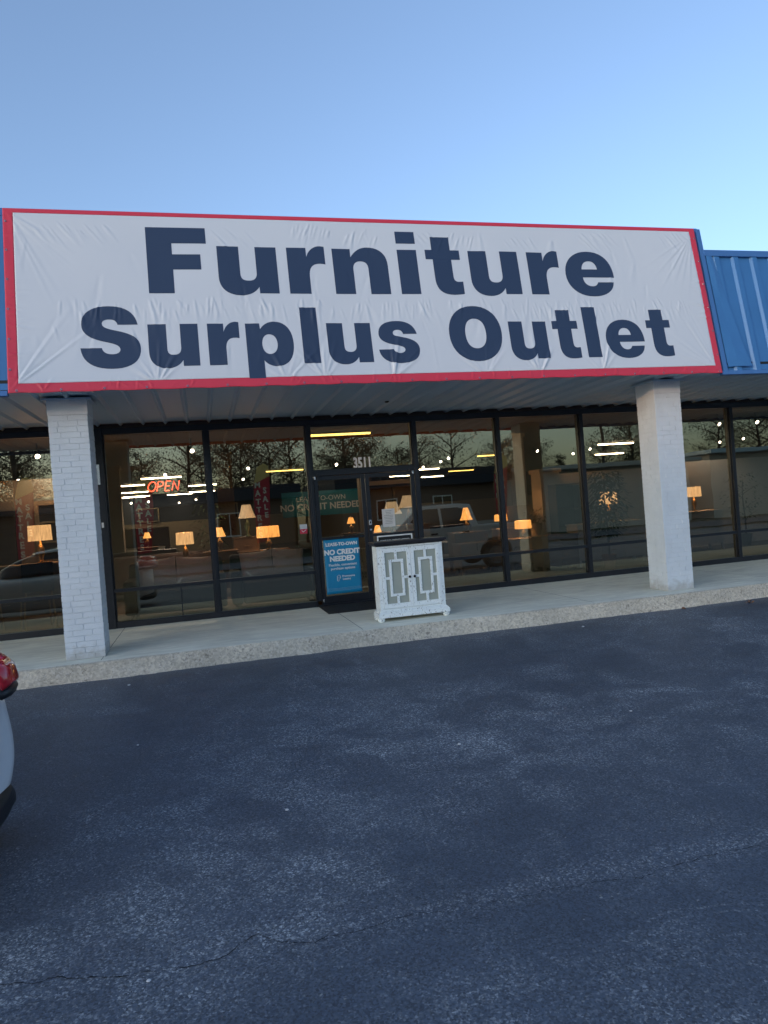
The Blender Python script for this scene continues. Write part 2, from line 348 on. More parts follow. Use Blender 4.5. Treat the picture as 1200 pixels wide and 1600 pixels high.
M['carg'] = mat('car_glass', (.012, .014, .016), .06, spec=.8)
M['tail'] = mat('tail_lamp_red', (.55, .008, .02), .12, coat=1.0)
M['tyre'] = mat('tyre_rubber', (.016, .016, .017), .8, bump=.3, bscale=60)
M['rim'] = mat('alloy_rim', (.55, .56, .57), .25, metal=.9)
M['crown'] = leaf_mat('crown_leaf', (.030, .040, .022), .7); M['crownb'] = leaf_mat('crown_brown', (.05, .045, .026), .5)
M['bark'] = mat('bark', (.06, .05, .04), .9, var=.3, scale=6, bump=.6, bscale=20)
M['grass'] = mat('grass', (.05, .065, .025), .95, var=.4, scale=2, bump=.4, bscale=30)
M['brickr'] = mat('brown_brick', (.20, .13, .10), .85, var=.25, scale=25)
M['roofd'] = mat('dark_roof', (.02, .026, .045), .7, var=.2, scale=3)
M['lwall'] = mat('pale_siding', (.52, .50, .47), .7, var=.08, scale=1.2)
M['paint'] = mat('line_paint', (.7, .7, .68), .7, var=.15, scale=20)
M['flagr'] = mat('flag_red', (.5, .03, .05), .7, var=.1); M['flagy'] = mat('flag_yellow', (.75, .55, .2), .7, var=.1); M['flagw'] = mat('flag_text', (.8, .76, .62), .7)
M['dry'] = mat('dry_leaf', (.24, .12, .07), .8, var=.3, scale=40)
M['crack'] = mat('crack_dark', (.009, .010, .012), 1, spec=.1)

# text -> mesh
def text_mesh(txt, size, mats=None, offset=0, ext=.0015, align='CENTER', shear=0, space=1, sx=1):
    cu = bpy.data.curves.new('t', 'FONT'); cu.body = txt; cu.size = size; cu.offset = offset; cu.extrude = ext
    cu.align_x = align; cu.align_y = 'CENTER'; cu.shear = shear; cu.space_character = space; cu.resolution_u = 4
    o = bpy.data.objects.new('t', cu); C.objects.link(o)
    dg = bpy.context.evaluated_depsgraph_get(); dg.update()
    me = bpy.data.meshes.new_from_object(o.evaluated_get(dg))
    bpy.data.objects.remove(o); bpy.data.curves.remove(cu)
    if sx != 1: me.transform(Matrix.Diagonal((sx, 1, 1, 1)))
    me.materials.clear(); me.materials.append(mats)
    return me
def text_obj(name, txt, size, m, loc, rot=(PI/2, 0, 0), parent=None, **k):
    me = text_mesh(txt, size, m, **k)
    me.transform(Matrix.Translation(loc) @ Matrix.Rotation(rot[2], 4, 'Z') @ Matrix.Rotation(rot[1], 4, 'Y') @ Matrix.Rotation(rot[0], 4, 'X'))
    me.name = name; o = bpy.data.objects.new(name, me); C.objects.link(o)
    if parent: o.parent = parent
    return o
def join_meshes(name, objs, parent=None):
    bm = bmesh.new()
    for o in objs: bm.from_mesh(o.data)
    me = bpy.data.meshes.new(name); bm.to_mesh(me); bm.free()
    for mm in objs[0].data.materials: me.materials.append(mm)
    for o in objs: bpy.data.objects.remove(o)
    o = bpy.data.objects.new(name, me); C.objects.link(o)
    if parent: o.parent = parent
    return o

# ------------------------------------------------------------------ ground
def strip(ys, x0, x1, dz, name, m, nx=1):
    b = MB(); xs = [x0+(x1-x0)*i/nx for i in range(nx+1)]
    vs = [(x, y, zg(y)+dz) for y in ys for x in xs]; k = nx+1
    b.add(vs, [(i*k+j, i*k+j+1, (i+1)*k+j+1, (i+1)*k+j) for i in range(len(ys)-1) for j in range(nx)])
    return tag(b.build(name, m), kind='structure')
strip([-2.3, -2.55, -14, -21.5], -60, 70, 0, 'parking_lot', M['asphalt'])
strip([-24.5, -28, -31.5], -150, 150, -.03, 'road', M['asphalt'])
g = MB(); ys = [260, 34, 33.9, -2.2, -2.55, -14, -28, -60, -260]; zz = [-.4, -.4, -.25, -.25, -.28, -.66, -.83, -.83, -.83]
g.add([(x, y, z) for y, z in zip(ys, zz) for x in (-260, 260)], [(i*2, i*2+1, i*2+3, i*2+2) for i in range(len(ys)-1)])
tag(g.build('ground', M['grass']), kind='structure')
# pavement in front of the shop: slab with an aggregate kerb face
b = MB(); nx = 500; xs = np.linspace(-13.9, 21, nx)
prof = [(-2.47, 0.0), (-2.525, -.001), (-2.545, -.012), (-2.555, -.06), (-2.575, -.13), (-2.60, -.215)]
vs = []
for i, x in enumerate(xs):
    wob = .012*math.sin(x*.9)+.008*math.sin(x*2.7+1)
    for k, (y, z) in enumerate(prof):
        jy = rng.normal(0, .0035 if k > 1 else 0)
        jz = rng.normal(0, .0035) if k > 2 else 0
        if k == 2 and rng.random() < .12: jz = -.008
        if k == 5: jy += .02*math.sin(x*5.1)*math.sin(x*1.3)+rng.normal(0, .006)
        vs.append((x, y+(wob if k > 1 else 0)+jy, z+jz))
n = len(prof); b.add(vs, [(i*n+k, (i+1)*n+k, (i+1)*n+k+1, i*n+k+1) for i in range(nx-1) for k in range(n-1)], 1, True)
b.add([(-13.9, -2.47, 0), (21, -2.47, 0), (21, -.02, 0), (-13.9, -.02, 0)], [(0, 1, 2, 3)], 0)
b.m[:] = [0 if i >= (nx-1)*(n-1) or (i % (n-1)) < 1 else 1 for i in range(len(b.m))]
for jx in (-7.4, -4.4, -1.16, 1.72, 4.75, 7.8, 10.8, 13.8):
    b.add([(jx-.0035, -2.47, .0012), (jx+.0035, -2.47, .0012), (jx+.0035, -.06, .0012), (jx-.0035, -.06, .0012)], [(0, 1, 2, 3)], 2)
tag(b.build('sidewalk', [M['concrete'], M['kerb'], M['joint']]), kind='structure')
# a crack wandering across the car park
def crack(pts, wid, name, lift=.0035, amp=.022):
    P = []
    for i in range(len(pts)-1):
        a, c = Vector(pts[i]), Vector(pts[i+1]); k = max(2, int((c-a).length/.018))
        for j in range(k): P.append(a.lerp(c, j/k))
    off = 0; vs = []
    for i, p in enumerate(P):
        off = off*.86+rng.normal(0, amp*.42)
        ww = wid*(.3+.9*rng.random())*(.25+.9*abs(math.sin(i*.021+1)*math.sin(i*.0083)))*(1 if rng.random() > .12 else .1)
        x, y = p.x, p.y+off
        vs += [(x, y-ww, zg(y)+lift), (x, y+ww, zg(y)+lift)]
    mb = MB(); mb.add(vs, [(2*i, 2*i+2, 2*i+3, 2*i+1) for i in range(len(P)-1)])
    return tag(mb.build(name, M['crack']), kind='structure')
crack([(-3.5, -7.2), (-1.6, -7.45), (-.75, -7.55), (-.34, -7.66), (-.06, -7.68), (.1, -7.58), (.17, -7.64), (.32, -7.71), (.63, -7.69), (.92, -7.67), (1.08, -7.71), (1.41, -7.715), (1.81, -7.75), (2.17, -7.73), (2.5, -7.73), (3.4, -7.6), (5.5, -7.7)], .0024, 'crack', amp=.012)
crack([(.66, -7.69), (.8, -7.62), (.98, -7.6), (1.15, -7.66)], .0015, 'crack', amp=.006)
# parking lines behind the camera, by the road
for i, x in enumerate(np.arange(-20, 34, 2.7)):
    q = MB(); q.add([(x, -15.2, zg(-15.2)+.004), (x+.1, -15.2, zg(-15.2)+.004), (x+.1, -20.2, zg(-20.2)+.004), (x, -20.2, zg(-20.2)+.004)], [(0, 1, 2, 3)])
    tag(q.build('parking_line', M['paint']), kind='structure')

# ------------------------------------------------------------------ the shop building
B = thing('store_building', 'long shop building with tinted glass front, corrugated soffit and blue ribbed steel fascia', 'building')
XL, XR, YB = -14.0, 21.0, 27.0
def part(mb, name, m, bevel=0, parent=B, label=None, **k):
    o = mb.build(name, m, parent, bevel=bevel, **k)
    if label: o['label'] = label
    return o
# soffit: ribbed panels running front to back
def ribbed(x0, x1, per, rib, dep, p0, p1, nrm, phase=0):
    """ribbed sheet from p0 (y,z) to p1; ribs displaced along nrm"""
    pts = []; x = x0+phase
    pts.append((x0, 0))
    while x < x1:
        for dx, d in ((0, 0), (.028, dep), (.028+rib, dep), (.056+rib, 0)):
            if x0 < x+dx < x1: pts.append((x+dx, d))
        x += per
    pts.append((x1, 0)); mb = MB(); vs = []
    for (px, d) in pts:
        for (y, z) in (p0, p1): vs.append((px, y+nrm[0]*d, z+nrm[1]*d))
    mb.add(vs, [(2*i, 2*i+1, 2*i+3, 2*i+2) for i in range(len(pts)-1)])
    return mb
part(ribbed(XL, XR, .305, .012, .032, (-2.70, 2.875), (.08, 2.875), (0, -1), .13), 'soffit', M['soffit'])
q = MB(); q.box(XL, XR, -2.68, .3, 2.90, 2.98); part(q, 'soffit_deck', M['black'])
q = MB(); q.lathe([(.045, 0), (.05, .006), (.05, .02)], 2.61, -1.09, 2.862, 20); part(q, 'soffit_lamp', M['black'])
# fascia: tall block behind the banner, lower one to the right, all in one sloping plane
def fp(s): return (-2.70+.35*s/2.055, 2.83+2.025*s/2.055)
nr = (-.985, .17)
part(ribbed(XL, 6.74, .305, .055, .028, fp(.05), fp(2.03), nr, .1), 'fascia_panel', M['blue'])
part(ribbed(6.80, XR, .305, .075, .030, fp(.0), fp(1.69), nr, .12), 'fascia_panel', M['blue'])
def bar(x0, x1, s0, s1, th, y=0):
    mb = MB(); (ya, za), (yb, zb) = fp(s0), fp(s1)
    a = [(x0, ya-th, za+th*.17), (x1, ya-th, za+th*.17), (x1, yb-th, zb+th*.17), (x0, yb-th, zb+th*.17)]
    c = [(x0, ya+.02, za), (x1, ya+.02, za), (x1, yb+.02, zb), (x0, yb+.02, zb)]
    return mb.add(a+c, [(0, 1, 2, 3), (7, 6, 5, 4), (0, 4, 5, 1), (1, 5, 6, 2), (2, 6, 7, 3), (3, 7, 4, 0)])
part(bar(XL, -1.81, -.025, .03, .036), 'fascia_trim', M['bluetrim'], .004)
part(bar(6.70, XR, -.025, .03, .036), 'fascia_trim', M['bluetrim'], .004)
part(bar(6.79, XR, 1.655, 1.745, .040), 'parapet_cap', M['bluetrim'], .004)
part(bar(XL, 6.78, 1.99, 2.075, .008), 'parapet_cap', M['bluetrim'], .003)
part(bar(6.735, 6.80, -.02, 2.05, .034), 'corner_trim', M['bluetrim'], .004)
# loose strips of flashing beside the banner
q = MB(); vs = []
for k in range(13):
    u = k/12; (yy, zz) = fp(1.66-1.58*u)
    for xx, dd in ((6.81, .034), (6.86+.10*u, .040+.012*math.sin(u*9)), (6.90+.27*u, .036+.05*max(0, u-.55)*math.sin(u*7+1)**2)): vs.append((xx, yy-dd, zz+dd*.17))
q.add(vs, [(3*k+i_, 3*k+i_+1, 3*k+i_+4, 3*k+i_+3) for k in range(12) for i_ in (0, 1)])
part(q, 'loose_flashing', M['blue'])
# body
q = MB(); q.box(XL, XR, -2.2, YB+.3, 3.25, 3.45); q.box(XL, 6.76, -2.30, -2.2, 2.98, 4.84); q.box(6.76, XR, -2.34, -2.2, 2.98, 4.50); part(q, 'roof', M['lwall'])
q = MB(); q.box(XL-.25, XL, -2.3, YB+.3, -.5, 4.2); q.box(XR, XR+.25, -2.3, YB+.3, -.5, 4.2); q.box(XL, XR, YB, YB+.3, -.5, 3.2); part(q, 'wall', M['brickr'])
q = MB(); q.box(XL, XR, -.02, YB, -.3, 0.002); part(q, 'floor', M['carpet'])
q = MB(); q.box(XL, XR, .30, YB-.01, 2.93, 3.2); q.box(XL, XR, .08, .30, 2.81, 3.2)
part(q, 'ceiling', M['ceil'])
q = MB(); q.box(XL, XR, YB-.06, YB-.005, 1.55, 2.93); part(q, 'wall', M['walln'])
q = MB(); q.box(XL, XR, YB-.07, YB-.005, 0, 1.55); part(q, 'wall', M['wallb'])
# aluminium storefront
FY0, FY1 = -.055, .055
q = MB(); q.box(XL, -1.46, FY0, FY1, 2.715, 2.80); q.box(-1.27, XR, FY0, FY1, 2.715, 2.80)
q.box(XL, -1.46, FY0-.004, FY1, .0, .085); q.box(-1.27, 1.58, FY0-.004, FY1, 0, .085); q.box(3.298, XR, FY0-.004, FY1, 0, .085)
part(q, 'head_and_sill', M['frame'], .003)
q = MB(); q.box(-1.46, -1.27, FY0-.02, FY1+.02, 0, 2.80); part(q, 'door_post', M['frame'], .004)
mx = [x for x in np.arange(-2.94, XL, -1.48)]+[.13, 1.61-.0, 3.265, 4.67, 6.157, 7.63, 9.09, 10.56, 12.03, 13.5, 14.97, 16.44, 17.91, 19.38]
for x in mx:
    q = MB(); q.box(x-.033, x+.033, FY0-.006, FY1, .085, 2.715); q.box(x-.010, x+.010, FY0-.009, FY0-.006, .085, 2.715)
    part(q, 'mullion', M['frame'], .002)
TL = math.tan(R(.3))
def window(x0, x1, z0, z1, rail=True, sub=None):
    fr = MB()
    if rail: fr.box(x0, x1, FY0-.002, FY1-.01, .50, .548)
    else: fr.box(x0+.018, x1-.018, -.03, .03, z1-.018, z1); fr.box(x0+.018, x1-.018, -.03, .03, z0, z0+.018)
    for (a, c_) in ((x0, x0+.018), (x1-.018, x1)): fr.box(a, c_, -.03, .03, z0, z1)
    if sub: fr.box(sub-.008, sub+.008, -.03, .02, .085, .50)
    wnd = fr.build('window', M['frame'], B, bevel=.002)
    for (a, c_) in (((z0, .502), (.546, z1)) if rail else ((z0, z1),)):
        p = MB(); ya, yb = a*TL, c_*TL
        p.add([(x0+.01, ya, a), (x1-.01, ya, a), (x1-.01, yb, c_), (x0+.01, yb, c_)], [(0, 1, 2, 3)], 0)
        p.add([(x0+.01, ya+.006, a), (x1-.01, ya+.006, a), (x1-.01, yb+.006, c_), (x0+.01, yb+.006, c_)], [(3, 2, 1, 0)], 1)
        me = bpy.data.meshes.new('pane'); me.from_pydata(p.v, [], p.f); me.materials.append(M['glass']); me.materials.append(M['clear']); me.polygons.foreach_set('material_index', p.m)
        o = bpy.data.objects.new('pane', me); C.objects.link(o); o.parent = wnd
edges = sorted([x for x in mx if x < -1.5]+[XL])
for a, c_ in zip(edges, edges[1:]+[-1.46]): window(a+(.033 if a > XL else 0), c_-(.033 if c_ != -1.46 else 0), .085, 2.715)
window(-1.27, .13-.033, .085, 2.715, sub=-.369); window(.163, 1.577, .085, 2.715)
rb = [3.265, 4.67, 6.157, 7.63, 9.09, 10.56, 12.03, 13.5, 14.97, 16.44, 17.91, 19.38, XR]
for a, c_ in zip(rb, rb[1:]): window(a+.033, c_-.033, .085, 2.715)
window(1.643, 3.232, 2.03, 2.715, rail=False)
q = MB(); q.box(1.643, 3.232, FY0-.004, FY1, 1.955, 2.03); q.box(1.70, 1.74, FY0-.02, FY0-.004, 1.93, 1.99); q.box(3.14, 3.18, FY0-.02, FY0-.004, 1.93, 1.99)
part(q, 'transom_bar', M['frame'], .003)
q = MB(); q.box(1.60, 3.28, FY0-.03, FY1+.02, 0.003, .028); part(q, 'threshold', M['frame2'], .004)
for (x0, x1, side) in ((1.650, 2.433, 1), (2.440, 3.225, -1)):
    st = .062
    d = MB(); d.box(x0, x0+st, -.04, .005, .03, 1.95); d.box(x1-st, x1, -.04, .005, .03, 1.95)
    d.box(x0+st, x1-st, -.04, .005, .03, .145); d.box(x0+st, x1-st, -.04, .005, 1.885, 1.95); d.box(x0+st, x1-st, -.03, .0, .985, 1.02)
    dr = part(d, 'door', M['frame'], .003)
    p = MB(); p.add([(x0+st, -.02, .145), (x1-st, -.02, .145), (x1-st, -.012, 1.885), (x0+st, -.012, 1.885)], [(0, 1, 2, 3)], 0)
    me = bpy.data.meshes.new('pane'); me.from_pydata(p.v, [], p.f); me.materials.append(M['glass']); o = bpy.data.objects.new('pane', me); C.objects.link(o); o.parent = dr
    hx = x1-st/2 if side == 1 else x0+st/2
    if side == -1:
        k = MB(); k.box(hx-.022, hx+.022, -.05, -.041, 1.16, 1.24); k.box(hx-.009, hx+.009, -.055, -.05, 1.185, 1.215, 1); part(k, 'lock', [M['chrome'], M['black']], .002, parent=dr)
        k = MB(); k.tube([(hx, -.04, 1.09), (hx, -.062, 1.09)], .017, 14); part(k, 'lock', M['chrome'], parent=dr)
    k = MB(); sx = x0+.02 if side == 1 else x1-.02
    for z in (.06, 1.905): k = MB(); k.box(sx-.012, sx+.012, -.052, -.041, z, z+.045); part(k, 'hinge', M['chrome'], .002, parent=dr)
    k = MB(); k.tube([(x0+st+.03, .05, 1.0), (x1-st-.03, .05, 1.0)], .014, 8); part(k, 'handle', M['frame2'], parent=dr)
# pieces on the dark post left of the first window
q = MB(); q.box(-1.372, -1.335, FY0-.026, FY0-.0205, 2.02, 2.30); part(q, 'post_trim', M['chrome'])
# painted brick columns
def column(x, y0=-2.264, s=.402, top=2.845):
    mb = MB(); j = .0042
    mb.box(x+j, x+s-j, y0+j, y0+s-j, 0.0, top-.16)
    ch = .0635; z = .002; row = 0
    while z+ch < top-.13:
        L = s
        cuts = [[0, .25, .75, 1], [0, .5, 1], [0, .3, .8, 1], [0, .5, 1]][row % 4]
        if row % 5 == 4: cuts = [0, .22, .72, 1]
        for fi in range(4):
            cc = cuts if fi % 2 == 0 else [0, .5, 1] if len(cuts) == 4 else [0, .25, .75, 1]
            for a, c_ in zip(cc, cc[1:]):
                gpa = .0026; u0_, u1_ = a*L+(gpa if a > 0 else 0), c_*L-(gpa if c_ < 1 else 0)
                d = rng.normal(0, .0011); z0, z1 = z+.0026, z+ch-.0026+rng.normal(0, .0006)
                if fi == 0: mb.box(x+u0_, x+u1_, y0-.0015+d, y0+.02, z0, z1)
                elif fi == 1: mb.box(x+s-.02, x+s+.0015+d, y0+u0_, y0+u1_, z0, z1)
                elif fi == 2: mb.box(x+u0_, x+u1_, y0+s-.02, y0+s+.0015+d, z0, z1)
                else: mb.box(x-.0015+d, x+.02, y0+u0_, y0+u1_, z0, z1)
        z += ch; row += 1
    o = part(mb, 'column', M['brick'], .0014, seg=1)
    k = MB(); k.box(x-.006, x+s+.006, y0-.006, y0+s+.006, z, top); part(k, 'column_cap', M['brick'], .003, parent=o)
    k = MB(); k.box(x-.05, x+s+.05, y0-.05, y0+s+.05, top-.012, top+.004); part(k, 'column_trim', M['soffit'], .002, parent=o)
for cx in (-9.08, -1.5405, 5.995, 13.53): column(cx)
# street number above the door
text_obj('house_number', '3511', .225, M['white'], (2.425, -.016, 2.11), parent=B, offset=.009, ext=.002, sx=.62, space=1.05)

# ------------------------------------------------------------------ banner
GL = {
'u': ('M0,1 L.364,1 L.364,.42 C.364,.30 .41,.27 .5,.27 C.60,.27 .64,.34 .64,.44 L.64,1 L1,1 L1,0 L.667,0 L.667,.14 C.6,.02 .49,-.045 .36,-.045 C.13,-.045 0,.1 0,.34',),
'r': ('M0,1 L.51,1 L.51,.8 C.57,.95 .72,1.045 .9,1.045 L1,1.035 L1,.64 C.97,.65 .9,.655 .85,.655 C.65,.655 .555,.56 .555,.38 L.555,0 L0,0',),
'n': ('M0,1 L.33,1 L.33,.82 C.42,.98 .53,1.045 .65,1.045 C.87,1.045 1,.9 1,.64 L1,0 L.636,0 L.636,.56 C.636,.68 .59,.73 .5,.73 C.4,.73 .36,.65 .36,.55 L.36,0 L0,0',),
'i': ('M0,0 L1,0 L1,1 L0,1', 'M0,1.14 L1,1.14 L1,1.416 L0,1.416'),
't': ('M.2,1.31 L.74,1.31 L.74,1.01 L1,1.01 L1,.79 L.74,.79 L.74,.40 C.74,.31 .80,.28 .88,.28 L1,.285 L1,0 C.93,-.01 .8,-.02 .7,-.02 C.36,-.02 .2,.1 .2,.36 L.2,.79 L0,.79 L0,1.01 L.2,1.01',),
'e': ('M1,.415 C1,.80 .83,1.04 .5,1.04 C.2,1.04 0,.82 0,.5 C0,.18 .2,-.04 .52,-.04 C.78,-.04 .95,.09 .975,.30 L.645,.30 C.62,.23 .58,.205 .52,.205 C.42,.205 .35,.28 .345,.415', 'M.345,.61 L.665,.61 C.655,.74 .6,.805 .51,.805 C.42,.805 .355,.74 .345,.61'),
'F': ('M0,0 L.42,0 L.42,.495 L.89,.495 L.89,.815 L.42,.815 L.42,1.045 L1,1.045 L1,1.38 L0,1.38',),
'S': ('M.97,1.0 C.93,1.29 .78,1.44 .49,1.44 C.2,1.44 .03,1.28 .03,1.0 C.03,.78 .17,.67 .40,.60 C.55,.555 .655,.52 .655,.42 C.655,.35 .60,.31 .52,.31 C.42,.31 .365,.36 .35,.455 L0,.455 C.02,.13 .2,-.03 .51,-.03 C.83,-.03 1,.14 1,.44 C1,.69 .85,.79 .61,.86 C.45,.905 .37,.94 .37,1.03 C.37,1.09 .42,1.125 .495,1.125 C.57,1.125 .62,1.08 .63,1.0',),
's': ('M.97,.70 C.93,.92 .78,1.04 .49,1.04 C.2,1.04 .03,.93 .03,.71 C.03,.55 .17,.475 .42,.42 C.56,.39 .64,.37 .64,.30 C.64,.25 .58,.215 .51,.215 C.42,.215 .375,.25 .36,.315 L0,.315 C.02,.08 .2,-.045 .51,-.045 C.83,-.045 1,.07 1,.31 C1,.49 .85,.57 .61,.62 C.47,.65 .38,.66 .38,.73 C.38,.78 .43,.81 .495,.81 C.57,.81 .62,.77 .63,.70',),
'p': ('M0,1 L.30,1 L.31,.86 C.38,.98 .49,1.04 .61,1.04 C.86,1.04 1,.83 1,.49 C1,.15 .86,-.05 .62,-.05 C.5,-.05 .40,.0 .345,.10 L.345,-.333 L0,-.333', 'M.49,.73 C.59,.73 .655,.63 .655,.49 C.655,.35 .59,.25 .49,.25 C.39,.25 .33,.35 .33,.49 C.33,.63 .39,.73 .49,.73'),
'l': ('M0,0 L1,0 L1,1.395 L0,1.395',),
'O': ('M.5,1.42 C.80,1.42 1,1.14 1,.69 C1,.24 .80,-.04 .5,-.04 C.20,-.04 0,.24 0,.69 C0,1.14 .20,1.42 .5,1.42', 'M.5,1.08 C.63,1.08 .695,.93 .695,.69 C.695,.45 .63,.30 .5,.30 C.37,.30 .305,.45 .305,.69 C.305,.93 .37,1.08 .5,1.08'),
}
def path_pts(d):
    out = []
    toks = d.split(' '); i = 0; cur = None
    while i < len(toks):
        k = toks[i][0]
        if k in 'ML': cur = tuple(map(float, toks[i][1:].split(','))); out.append(cur); i += 1
        else:
            a = tuple(map(float, toks[i][1:].split(','))); b2 = tuple(map(float, toks[i+1].split(','))); c2 = tuple(map(float, toks[i+2].split(',')))
            for j in range(1, 11):
                t = j/10; s_ = 1-t
                out.append((s_**3*cur[0]+3*s_*s_*t*a[0]+3*s_*t*t*b2[0]+t**3*c2[0], s_**3*cur[1]+3*s_*s_*t*a[1]+3*s_*t*t*b2[1]+t**3*c2[1]))
            cur = c2; i += 3
    if abs(out[0][0]-out[-1][0])+abs(out[0][1]-out[-1][1]) < 1e-6: out.pop()
    return out
# folds of the cloth: ridges with a place, a direction, a length and a width (metres)
FO = []
def fold(x, t, ang, ln, wd, am): FO.append((x, t, math.cos(ang), math.sin(ang), ln, wd, am*1.9))
rs = random.Random(3)
for cx, n_ in ((-1.25, 9), (-.85, 5), (.55, 6), (1.5, 10), (2.1, 7), (2.75, 6), (3.3, 7), (4.1, 5), (5.15, 14), (6.35, 7)):
    a0 = rs.choice((-62, -52, -58, -110)); t0_ = rs.uniform(0, .12)
    for k in range(n_):
        fold(cx-.22+.44*k/n_+rs.uniform(-.02, .02), 1.99-t0_-rs.uniform(0, .12), R(a0+rs.uniform(-7, 7)), rs.uniform(.10, .30), rs.uniform(.010, .017), rs.uniform(.0012, .0042))
for k in range(150):                         # hanging wrinkles between the two lines of lettering
    x = rs.uniform(-1.6, 6.4); fold(x, rs.uniform(.86, 1.03), R(-90+rs.uniform(-16, 22)), rs.uniform(.10, .28), rs.uniform(.009, .018), rs.uniform(.0015, .005))
for gx in (-.35, 1.02, 1.45, 2.25, 3.4, 4.1, 4.95):  # fans pulled from the bottom fixings
    for k in range(rs.randint(5, 9)):
        a = R(rs.uniform(35, 145)); fold(gx+.10*math.cos(a), .05+.10*math.sin(a), a, rs.uniform(.25, .55), rs.uniform(.012, .022), rs.uniform(.002, .006))
for (cx, ct, a0, a1) in ((-1.75, .06, 30, 80), (6.62, .06, 105, 160), (6.62, 1.95, 200, 260), (-1.75, 2.0, 280, 335)):
    for k in range(9):
        a = R(rs.uniform(a0, a1)); fold(cx+.1*math.cos(a), ct+.1*math.sin(a), a, rs.uniform(.5, 1.1), rs.uniform(.012, .02), rs.uniform(.0010, .0030))
for k in range(40):
    t = rs.uniform(.1, 1.9); s_ = rs.choice((-1.78, 6.66)); fold(s_, t, R(rs.uniform(-20, 20))+(0 if s_ < 0 else PI), rs.uniform(.1, .3), rs.uniform(.009, .016), rs.uniform(.001, .004))
for k in range(50):
    fold(rs.uniform(-1.7, 6.6), rs.uniform(.02, .05), R(rs.uniform(15, 165)), rs.uniform(.06, .14), rs.uniform(.008, .014), rs.uniform(.002, .006))
for k in range(70):
    fold(rs.uniform(-1.6, 6.5), rs.uniform(.3, 1.9), R(rs.uniform(-115, -70)), rs.uniform(.15, .6), rs.uniform(.012, .04), rs.uniform(-.0025, .003))
def height(X, T):
    h = .006*np.sin(X*2.1+.5)*np.sin(T*1.5)+.004*np.sin(X*5.3+T*2)*np.sin(T*3.1)
    for (x, t, dx, dy, ln, wd, am) in FO:
        a = (X-x)*dx+(T-t)*dy; c_ = (X-x)*-dy+(T-t)*dx
        k = (a > -.15*ln) & (a < ln*1.05) & (np.abs(c_) < 4*wd)
        if not k.any(): continue
        u = np.clip(a[k]/ln, -.15, 1.05); env = np.where(u < .1, np.clip((u+.15)/.25, 0, 1), np.clip((1.05-u)/.95, 0, 1))
        sp = wd*(.6+.9*np.clip(u, 0, 1)); e = np.exp(-(c_[k]/sp)**2)
        h[k] += am*env*(e-.45*np.exp(-((c_[k]-1.7*sp)/sp)**2))
    edge = np.minimum(np.minimum(T+.0, 2.055-T), np.minimum(X+1.80, 6.69-X)); h *= np.clip(edge/.03, .35, 1)
    return h+.012
UT = (0, .35/2.055, 2.025/2.055); NT = (0, -2.025/2.055, .35/2.055)
def to_world(X, T, lift=0):
    h = height(X.copy(), T.copy())+lift
    scal = .004*np.sin((X+1.8)*2*PI/.425)*np.clip((.1-T)/.1, 0, 1)      # bottom hem pulled up at the eyelets
    T = T+scal
    return np.stack([X, -2.745+UT[1]*T+NT[1]*h, 2.83+UT[2]*T+NT[2]*h], 1)
G = .0125
BAN = thing('shop_banner', 'huge white vinyl banner with red border and navy shop name across the blue fascia', 'banner', (2.445, -2.745, 2.83))
def local(W): return W-np.array([2.445, -2.745, 2.83])
def sheet(name, cells, m):
    xs = np.linspace(-1.80, 6.6875, 680); ts = np.linspace(0, 2.05, 165)
    XX, TT = np.meshgrid(xs, ts); W = local(to_world(XX.ravel(), TT.ravel()))
    i, j = np.meshgrid(np.arange(164), np.arange(679), indexing='ij'); xm = (xs[:-1]+xs[1:])/2; tm = (ts[:-1]+ts[1:])/2
    inner = ((xm > -1.70) & (xm < 6.60))[None, :] & ((tm > .095) & (tm < 1.995))[:, None]
    k = inner if cells == 'in' else ~inner
    i, j = i[k], j[k]; F = np.stack([i*680+j, i*680+j+1, (i+1)*680+j+1, (i+1)*680+j], 1)
    used, inv = np.unique(F, return_inverse=True); F = inv.reshape(F.shape); V = W[used]
    me = bpy.data.meshes.new(name); me.from_pydata(V.tolist(), [], F.tolist()); me.materials.append(m)
    me.polygons.foreach_set('use_smooth', [True]*len(F)); me.update()
    o = bpy.data.objects.new(name, me); C.objects.link(o); o.parent = BAN
    so = o.modifiers.new('thick', 'SOLIDIFY'); so.thickness = .0015; so.offset = -1
sheet('cloth', 'in', M['vinyl']); sheet('border', 'out', M['red'])
